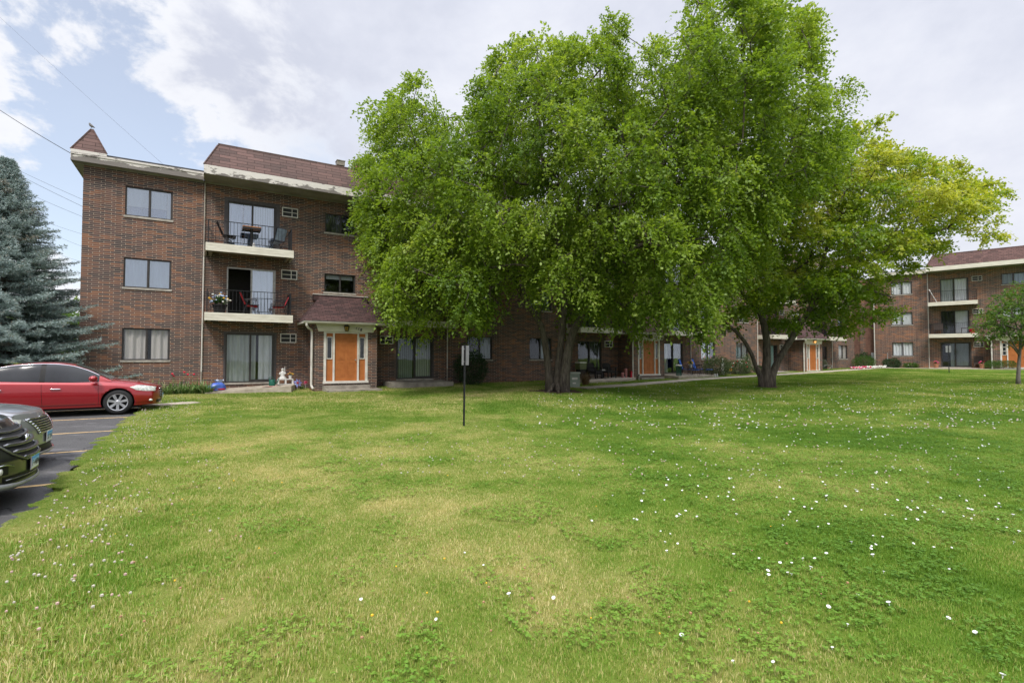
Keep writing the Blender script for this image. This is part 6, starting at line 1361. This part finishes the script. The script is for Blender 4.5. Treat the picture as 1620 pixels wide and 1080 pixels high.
bush('round_bush', 'bright green clipped round bush at the end corner of the long building', gB1(54.9, 1.0), .92, .8, 1.05, m_yew, 36, 4200, .07, .022, ragged=.06)
bush('garden_shrub', 'loose dark shrub between the round bush and the far corner pipe', B2(-.85, .55, -1.15), .75, .55, 1.35, m_bushg, 37, 2000, .11, .05, ragged=.22)
bush('garden_shrub', 'low dark shrub just right of the far corner pipe', B2(1.25, .5, -1.15), .75, .45, .80, m_bushg, 38, 1900, .10, .045, ragged=.15)
bush('garden_shrub', 'very low green shrub left of the far glass door', B2(2.6, .5, -1.15), .6, .4, .42, m_yew, 39, 1100, .09, .04, ragged=.2)
bush('clipped_hedge', 'flat topped clipped hedge before the far porch', B2(8.3, 1.9, -1.2), .98, .55, .72, m_yew, 40, 5200, .06, .022, flat=True, ragged=.03, cat='hedge')
# ---- upright tufts: dry ornamental grass and day lilies
def tuft(name, label, cat, loc, n, h, spread, mat, seed, w=.016, arch=.5, group=None, extra=None):
    gg = np.random.default_rng(seed); t = thing(name, label, cat, loc, 0, group); V, Q, tn = [], [], []
    for i in range(n):
        a = gg.random() * 6.28; r_ = spread[0] * gg.random() ** .5 * .6; b_ = np.array([r_ * math.cos(a) * 1.0, r_ * spread[1] / spread[0] * math.sin(a), 0]); aa = a + gg.normal(0, .6); dv = np.array([math.cos(aa), math.sin(aa), 0]); L = h * gg.uniform(.6, 1.1); lean = gg.uniform(.1, arch); sdv = np.array([-dv[1], dv[0], 0]) * w; o = len(V); tt = float(np.clip(gg.normal(.45, .28), 0, 1))
        for k in range(5):
            q = k / 4; c = b_ + dv * lean * L * q ** 1.6 + [0, 0, L * (q - .55 * lean * q ** 3)]; wk = (1 - q * .85); V += [c - sdv * wk, c + sdv * wk]; tn += [tt, tt]
        Q += [(o + 2 * k, o + 2 * k + 1, o + 2 * k + 3, o + 2 * k + 2) for k in range(4)]
    np_mesh('blades', np.array(V), np.array(Q), mat, t, {'tint': np.array(tn)})
    if extra: extra(t, gg)
    return t
tuft('ornamental_grass', 'dry brown grass tuft touching the utility cabinet', 'grass tuft', gB1(19.75, 4.1), 260, .72, (.22, .22), m_straw, 41, .010, .8, 'dry grass tufts beside the cabinet')
tuft('ornamental_grass', 'dry brown grass tuft at the edge of the shaded patio', 'grass tuft', gB1(20.7, 3.7), 260, .80, (.26, .26), m_straw, 42, .010, .8, 'dry grass tufts beside the cabinet')
def lily_fl(nr, tall):
    def f(t, gg):
        m = MB()
        for i in range(nr):
            x, y, z = gg.normal(0, .18), gg.normal(0, .1), tall * gg.uniform(.6, 1.0); m.mat(0).tube([(x * .4, y * .4, 0), (x, y, z)], .006, 4).mat(1).ball((x, y, z + .03), .045, .045, .035, 7, 5)
        m.build('flowers', [m_leafp, m_rfl], t)
    return f
for i, (s_, lb) in enumerate(((2.35, 'clump of arching green leaves nearest the red car nose'), (2.75, 'clump of arching green leaves second from the red car nose'), (3.10, 'tall red flowered clump in the leafy bed'), (3.45, 'clump of arching green leaves right of the red flowers'), (3.80, 'clump of arching green leaves below the wall conduit'), (4.05, 'clump of arching green leaves nearest the blue soil bag'))):
    tuft('daylily_plant', lb, 'plant', gB1(s_, .55 + .1 * (i % 2)), 64, .66, (.40, .26), m_lily, 50 + i, .024, 1.5, 'leafy plants along the wall bed', lily_fl(5, 1.0) if i == 2 else None)
tuft('small_plant', 'small bright green plant between the pinwheels', 'plant', gB1(7.6, .5), 40, .22, (.16, .14), m_yew, 58, .014, .9)
mb = MB(); gg = np.random.default_rng(60)
for i in range(170):
    s_ = gg.uniform(50.4, 55.6); d_ = gg.uniform(1.9, 2.5); x, y, z = gB1(s_, d_); mb.mat(0 if s_ > 53 or gg.random() < .4 else int(gg.integers(1, 3))); mb.ball((x, y, z + gg.uniform(.08, .2)), .06, nu=6, nv=4); mb.mat(3).tube([(x, y, z - .05), (x, y, z + .1)], .01, 4)
tag(mb.build('flower_bed', [m_wfl, m_rfl, m_pfl, m_leafp]), 'strip of red and white bedding flowers before the third door', 'flowers', kind='stuff')
# ---- overhead wires left of the building
def wire(label, a, b_, ya, yb, sag=.25, r_=.014):
    r_ *= .6
    p, q = at(*a, ya), at(*b_, yb); pts = [p + (q - p) * t - np.array([0, 0, sag * 4 * t * (1 - t)]) for t in np.linspace(0, 1, 14)]
    tag(MB().tube(pts, r_, 5).build('overhead_wire', m_blackpl), label, 'wire', 'wires left of the building')
ext = lambda a, b_, k: (b_[0] + (b_[0] - a[0]) * k, b_[1] + (b_[1] - a[1]) * k)
for lb, a, b_, r_ in (('thick overhead wire reaching the roof corner below the bird', (-60, 133), (113, 243), .022), ('overhead wire just above the spruce tip, topmost of the lower bundle', (-40, 235), (135, 317), .016), ('overhead wire meeting the wall beside the top window, middle of the bundle', (-20, 250), (135, 328), .02), ('overhead wire meeting the wall below the top window', (-10, 280), (135, 344), .016), ('overhead wire meeting the wall between the top two windows', (40, 338), (135, 371), .012), ('overhead wire meeting the wall beside the middle window', (60, 358), (135, 391), .012), ('lowest overhead wire meeting the wall under the middle window', (70, 392), (135, 415), .012)):
    wire(lb, a, ext(a, b_, .12) if 'roof' not in lb else (118, 246), 24.0 if 'roof' in lb else 42, 19.4 if 'roof' in lb else 34, .1, r_)
wire('faint thin wire crossing the blue gap in the clouds', (-30, 0), (260, 262), 60, 45, .1, .014)
print('LEAVES', k1, n_leaf1, len(cl2), n_leaf2, n_sp)
# ================================================================== GRASS, CLOVER, FLOWERS
def lawn_ok(x, y, pad=0.0):
    s, d = sd_of(x, y); edge = 2.44 - .018 * (d - 4) + .05 * np.sin(d * 2.1) + .03 * np.sin(d * 5.3 + 1) + .02 * np.sin(d * 11.7) + np.where(d < 5, .25, 0)
    ok = ~((s < edge + .47 + pad) & (d > 3.75)); ok &= d > .12 + pad
    ok &= ~((s > 3.9 - pad) & (s < 7.35 + pad) & (d < 1.5 - (7.3 - s).clip(0, 5) * .16 + pad)); ok &= ~((s > 11.2 - pad) & (s < 14.4 + pad) & (d < 1.5 + pad))
    for k in range(3): ok &= ~((s > 7.75 + MODL * k - pad) & (s < 10.75 + MODL * k + pad) & (d < 2.4 + pad))
    ok &= ~((s > 21.3) & (s < 33.1) & (d < 2.4 + pad)); ok &= ~((s > 2.0) & (s < 4.3) & (d < .8))
    px, py = np.array([19.0, 22.85, 29.45, 35.3, 38.5, 48, 52, 56, 60.5]), np.array([5.3, 4.8, 3.3, 3.0, 3.0, 2.6, 2.4, 2.0, 1.2])
    ok &= ~((s > 18.9) & (np.abs(d - np.interp(s, px, py)) < .5 + pad)); ok &= ~((s > 2.2) & (s < 3.95) & (np.abs(d - np.interp(s, [2.35, 2.9, 3.75], [4.9, 4.8, 4.35])) < .38 + pad))
    ok &= np.hypot(x - 2.0, y - 22.4) > 1.25; ok &= np.hypot(x - 12.57, y - 25.4) > .85
    return ok
m_blade, nt, b = M('grass_blade'); out = [n for n in nt.n if n.type == 'OUTPUT_MATERIAL'][0]
gp = nt.node('ShaderNodeNewGeometry').outputs['Position']; rn = nt.node('ShaderNodeAttribute'); rn.attribute_name = 'tint'
tone = nt.math('ADD', grass_tone(nt, gp), nt.math('MULTIPLY', nt.math('SUBTRACT', rn.outputs['Fac'], .5), .44))
c = nt.ramp(tone, [(.28, (.088, .188, .018)), (.50, (.162, .295, .034)), (.64, (.240, .338, .056)), (.75, (.43, .42, .14)), (.90, (.64, .57, .29))])
nt.l.new(c, b.inputs['Base Color']); b.inputs['Roughness'].default_value = .55; b.inputs['Specular IOR Level'].default_value = .25
tr = nt.node('ShaderNodeBsdfTranslucent'); nt.l.new(nt.mix(1.0, c, (1.3, 1.25, .8), 'MULTIPLY'), tr.inputs[0]); mx = nt.node('ShaderNodeMixShader'); mx.inputs[0].default_value = .35
nt.l.new(b.outputs[0], mx.inputs[1]); nt.l.new(tr.outputs[0], mx.inputs[2]); nt.l.new(mx.outputs[0], out.inputs[0])
g = np.random.default_rng(77); PS = .7
def patch(n, hmin, hmax, w, clover=0, lean=.6):
    P = np.stack([g.uniform(-PS / 2, PS / 2, n), g.uniform(-PS / 2, PS / 2, n), np.full(n, -.015)], 1); a = g.uniform(0, 6.283, n); d = np.stack([np.cos(a), np.sin(a), np.zeros(n)], 1); s = np.stack([-np.sin(a), np.cos(a), np.zeros(n)], 1)
    h = g.uniform(hmin, hmax, n); l = lean * g.random(n) * h; ww = (w * g.uniform(.6, 1.3, n))[:, None]; mid = P + d * (l * .35)[:, None] + np.array([0, 0, 1]) * (h * .6)[:, None]; tip = P + d * l[:, None] + np.array([0, 0, 1]) * h[:, None]
    V = np.stack([P - s * ww * .5, P + s * ww * .5, mid + s * ww * .42, mid - s * ww * .42, tip], 1).reshape(-1, 3); o = np.arange(n)[:, None] * 5
    F3 = np.concatenate([o + [0, 1, 2], o + [0, 2, 3], o + [3, 2, 4]], 0); tn = np.repeat(g.random(n), 5)
    if clover:
        m = clover; cl0 = g.uniform(-PS / 2, PS / 2, (5, 2)); ci = g.integers(0, 5, m); cpos = np.stack([np.clip(cl0[ci, 0] + g.normal(0, .10, m), -.4, .4), np.clip(cl0[ci, 1] + g.normal(0, .10, m), -.4, .4), g.uniform(.015, .05, m)], 1); rr = g.uniform(.006, .013, m); base_o = len(V); vs = []; fs = []
        for k in range(3):
            a = 2.094 * k + g.random(m); c0 = cpos + np.stack([np.cos(a) * rr, np.sin(a) * rr, g.normal(0, .003, m)], 1); ux = np.stack([np.cos(a), np.sin(a), g.normal(0, .25, m)], 1) * rr[:, None]; uy = np.stack([-np.sin(a), np.cos(a), g.normal(0, .25, m)], 1) * rr[:, None] * .8
            q = np.stack([c0 - ux, c0 + uy, c0 + ux * .9, c0 - uy], 1).reshape(-1, 3); oo = base_o + sum(len(x) for x in vs) + np.arange(m)[:, None] * 4; vs.append(q); fs += [oo + [0, 1, 2], oo + [0, 2, 3]]
        V = np.concatenate([V] + vs); F3 = np.concatenate([F3] + fs); tn = np.concatenate([tn, np.repeat(g.uniform(.0, .3, m * 3), 4)])
    return V, F3, tn
pats = [patch(3600, .020, .044, .0046), patch(3500, .018, .042, .0048, 70), patch(3200, .020, .044, .0048, 180), patch(2600, .032, .068, .005, 50, .8)]
far_p = patch(620, .035, .065, .014, 0)
pats.append(far_p)
# placement
pts = []
def put(x, y, var, sc): pts.append((x, y, gz(x, y), g.uniform(0, 6.283), sc, var))
yy = 1.6
ST = .50
for y in np.arange(1.2, 27.5, ST):
    half = y * 1.06 + 1.6
    for x in np.arange(-half, half, ST):
        xx, y2 = x + g.uniform(-.08, .08), y + g.uniform(-.08, .08)
        if not bool(lawn_ok(np.float64(xx), np.float64(y2))): continue
        s, d = sd_of(xx, y2); r_ = g.random()
        if y > 15: put(xx, y2, 4, 1.0)
        elif s < 3.6 and d > 3 and r_ < .8: put(xx, y2, 3, g.uniform(.95, 1.2))
        else:
            pc = .12 + .5 * float(sstep(np.float64(xx), -.5, 3.5)); put(xx, y2, 2 if r_ < pc * .8 else (1 if r_ < pc + .2 else 0), g.uniform(.95, 1.15))
for y in np.arange(27.5, 47.0, .62):
    for x in np.arange(-14, min(y * 1.04, 34), .62):
        xx, y2 = x + g.uniform(-.1, .1), y + g.uniform(-.1, .1); d2 = (xx - A2[0]) * N2[0] + (y2 - A2[1]) * N2[1]
        if d2 > 2.9 and bool(lawn_ok(np.float64(xx), np.float64(y2))) and sd_of(xx, y2)[1] > .3: put(xx, y2, 4, 1.0)
# ragged fringe along the car park edge
for d in np.arange(4.3, 23, .03):
    s = lot_edge(d) + g.uniform(.02, .50); x, y = xy_of(s, d)
    if y > .8: put(x, y, 3, g.uniform(.25, .42))
pts = np.array(pts); print('GRASS PATCHES', len(pts))
Vs, Fs, tn, pv, off = [], [], [], [], 0
for i, (V, F3, t_) in enumerate(pats): Vs.append(V); Fs.append(F3 + off); tn.append(t_); pv.append(np.full(len(V), i)); off += len(V)
Vs.append(pts[:, :3]); tn.append(np.zeros(len(pts))); pv.append(10 + pts[:, 5])
Vs = np.concatenate(Vs); Fs = np.concatenate(Fs); nb = off
rot = np.concatenate([np.zeros(nb), pts[:, 3]]); scl = np.concatenate([np.ones(nb), pts[:, 4]])
gr = np_mesh('grass', Vs, Fs, m_blade, None, {'tint': np.concatenate(tn), 'pv': np.concatenate(pv), 'rot': rot, 'scl': scl}, tri=True)
tag(gr, 'short mown green and straw coloured grass', 'grass', kind='stuff')
ng = bpy.data.node_groups.new('grass_scatter', 'GeometryNodeTree'); ng.interface.new_socket('Geometry', in_out='INPUT', socket_type='NodeSocketGeometry'); ng.interface.new_socket('Geometry', in_out='OUTPUT', socket_type='NodeSocketGeometry')
gn, gl = ng.nodes, ng.links; gi = gn.new('NodeGroupInput'); go = gn.new('NodeGroupOutput'); jn = gn.new('GeometryNodeJoinGeometry')
def named(nm): n = gn.new('GeometryNodeInputNamedAttribute'); n.data_type = 'FLOAT'; n.inputs['Name'].default_value = nm; return n.outputs['Attribute']
def sel(val):
    c = gn.new('FunctionNodeCompare'); c.data_type = 'FLOAT'; c.operation = 'EQUAL'; gl.new(named('pv'), c.inputs[0]); c.inputs[1].default_value = val; c.inputs['Epsilon'].default_value = .1
    sp_ = gn.new('GeometryNodeSeparateGeometry'); sp_.domain = 'POINT'; gl.new(gi.outputs[0], sp_.inputs['Geometry']); gl.new(c.outputs[0], sp_.inputs['Selection']); return sp_.outputs[0]
for i in range(len(pats)):
    mp_ = gn.new('GeometryNodeMeshToPoints'); gl.new(sel(10.0 + i), mp_.inputs['Mesh']); io = gn.new('GeometryNodeInstanceOnPoints'); gl.new(mp_.outputs[0], io.inputs['Points']); gl.new(sel(float(i)), io.inputs['Instance'])
    cx = gn.new('ShaderNodeCombineXYZ'); gl.new(named('rot'), cx.inputs[2]); gl.new(cx.outputs[0], io.inputs['Rotation']); gl.new(named('scl'), io.inputs['Scale']); gl.new(io.outputs[0], jn.inputs[0])
gl.new(jn.outputs[0], go.inputs[0])
md = gr.modifiers.new('scatter', 'NODES'); md.node_group = ng
# ---- white bindweed flowers: the ones that show largest are things of their own
m_bind = mat_noise('bindweed_white', (.60, .60, .57), (.80, .79, .77), 30, .7, coord='World')
mb = MB(); mb.lathe([(.002, -.02), (.004, -.006), (.009, .003), (.0165, .0065), (.0155, .008), (.008, .004), (.003, .0)], 10); me_b = mb.build('bindweed_flower', m_bind); proto = me_b
seen = [(193, 918), (392, 1028), (548, 1035), (778, 962), (763, 810), (876, 762), (838, 875), (997, 795), (1228, 857), (1333, 905), (1440, 1073), (978, 670), (620, 682), (605, 665), (530, 683), (527, 662), (620, 632), (662, 617), (710, 618), (575, 637), (493, 617), (395, 595), (694, 648), (755, 593), (135, 587), (177, 560), (128, 545), (148, 513), (111, 507), (37, 387), (40, 433), (935, 597), (928, 580), (930, 570), (946, 556), (973, 528), (937, 525), (852, 545), (763, 473), (723, 490), (585, 478), (608, 440), (590, 455), (562, 372), (755, 380), (1092, 551), (1172, 565), (1241, 571), (1232, 657), (1483, 545), (1503, 510), (1456, 496), (1318, 457), (1480, 441), (1413, 407), (1432, 407), (1360, 422), (1298, 384), (1272, 366), (1069, 415), (1108, 418), (1030, 385), (520, 286), (495, 265), (470, 262), (195, 343), (134, 294)]
px = [(1000 + a / 2.455, 640 + b_ / 2.455) for a, b_ in seen] + [(735, 882), (571, 957), (876, 955), (805, 950), (765, 903), (690, 990)]
fl = []
def on_ground(u, v):
    a, b_, c = ray(u, v); t = 1.6 / max(-c, 1e-3)
    for _ in range(12): t = -float(ground_h(np.float64(a * t), np.float64(b_ * t))) / max(-c, 1e-3)
    return a * t, b_ * t
for u, v in px: fl.append(on_ground(u, v))
while len(fl) < 300:
    u = 880 + 740 * g.random() ** .7; v = 640 + 190 * g.random() ** 1.5
    if v < 640 + .0 * u: continue
    fl.append(on_ground(u, v))
for i, (x, y) in enumerate(fl):
    o = proto if i == 0 else proto.copy()
    if i: C.objects.link(o)
    o.location = (x, y, gz(x, y) + g.uniform(.026, .05)); sc = g.uniform(.55, 1.0) * (1.0 if y < 8 else 1.05); o.scale = (sc, sc * g.uniform(.7, 1.0), sc); o.rotation_euler = (g.uniform(-.1, .75), g.uniform(-.35, .35), g.uniform(-.6, .6))
    tag(o, 'small white trumpet flower open in the lawn grass', 'flower', 'white flowers scattered in the lawn')
def scatter_balls(name, label, cat, pos, r_, mats, seed, lift=(.03, .07), flat=.7):
    gg = np.random.default_rng(seed); mb = MB()
    for x, y in pos:
        mb.mat(int(gg.integers(0, len(mats)))); rr = r_ * gg.uniform(.7, 1.3); z = gz(x, y) + gg.uniform(*lift); mb.ball((x, y, z), rr, rr, rr * flat, 5, 3)
    return tag(mb.build(name, mats), label, cat, kind='stuff')
m_clov = mat_flat('clover_head', (.50, .46, .38), .8); m_clov2 = mat_flat('clover_head_pink', (.50, .34, .30), .8); m_clov3 = mat_flat('clover_head_dry', (.36, .20, .11), .9)
pos = []
while len(pos) < 950:
    u, v = 850 + 900 * g.random(), 606 + 75 * g.random() ** 1.5; x, y = on_ground(u, v)
    if y < 34 and bool(lawn_ok(np.float64(x), np.float64(y))): pos.append((x, y))
scatter_balls('lawn_flowers', 'far off white clover and bindweed dotting the right hand lawn', 'flowers', pos, .021, [m_bind, m_clov, m_clov, m_clov2], 5)
pos = []
while len(pos) < 520:
    d = 3 + 17 * g.random(); s = 2.45 + abs(g.normal(0, .75)); x, y = xy_of(s, d); pos.append((x, y))
for _ in range(380):
    x, y = on_ground(520 + 1000 * g.random(), 670 + 90 * g.random()); pos.append((x, y))
scatter_balls('clover_heads', 'small pale clover heads in the grass along the car park edge', 'clover', pos, .011, [m_clov, m_clov, m_clov2], 6, (.04, .085), .9)
pos = []
while len(pos) < 110:
    x, y = on_ground(60 + 1300 * g.random(), 640 + 380 * g.random() ** 1.3)
    if bool(lawn_ok(np.float64(x), np.float64(y))): pos.append((x, y))
scatter_balls('dry_clover', 'brown dried clover heads and fallen yellow leaves on the lawn', 'dry heads', pos, .009, [m_clov3, m_clov3, m_clov3, m_clov3, m_yfl], 8, (.035, .06), .8)
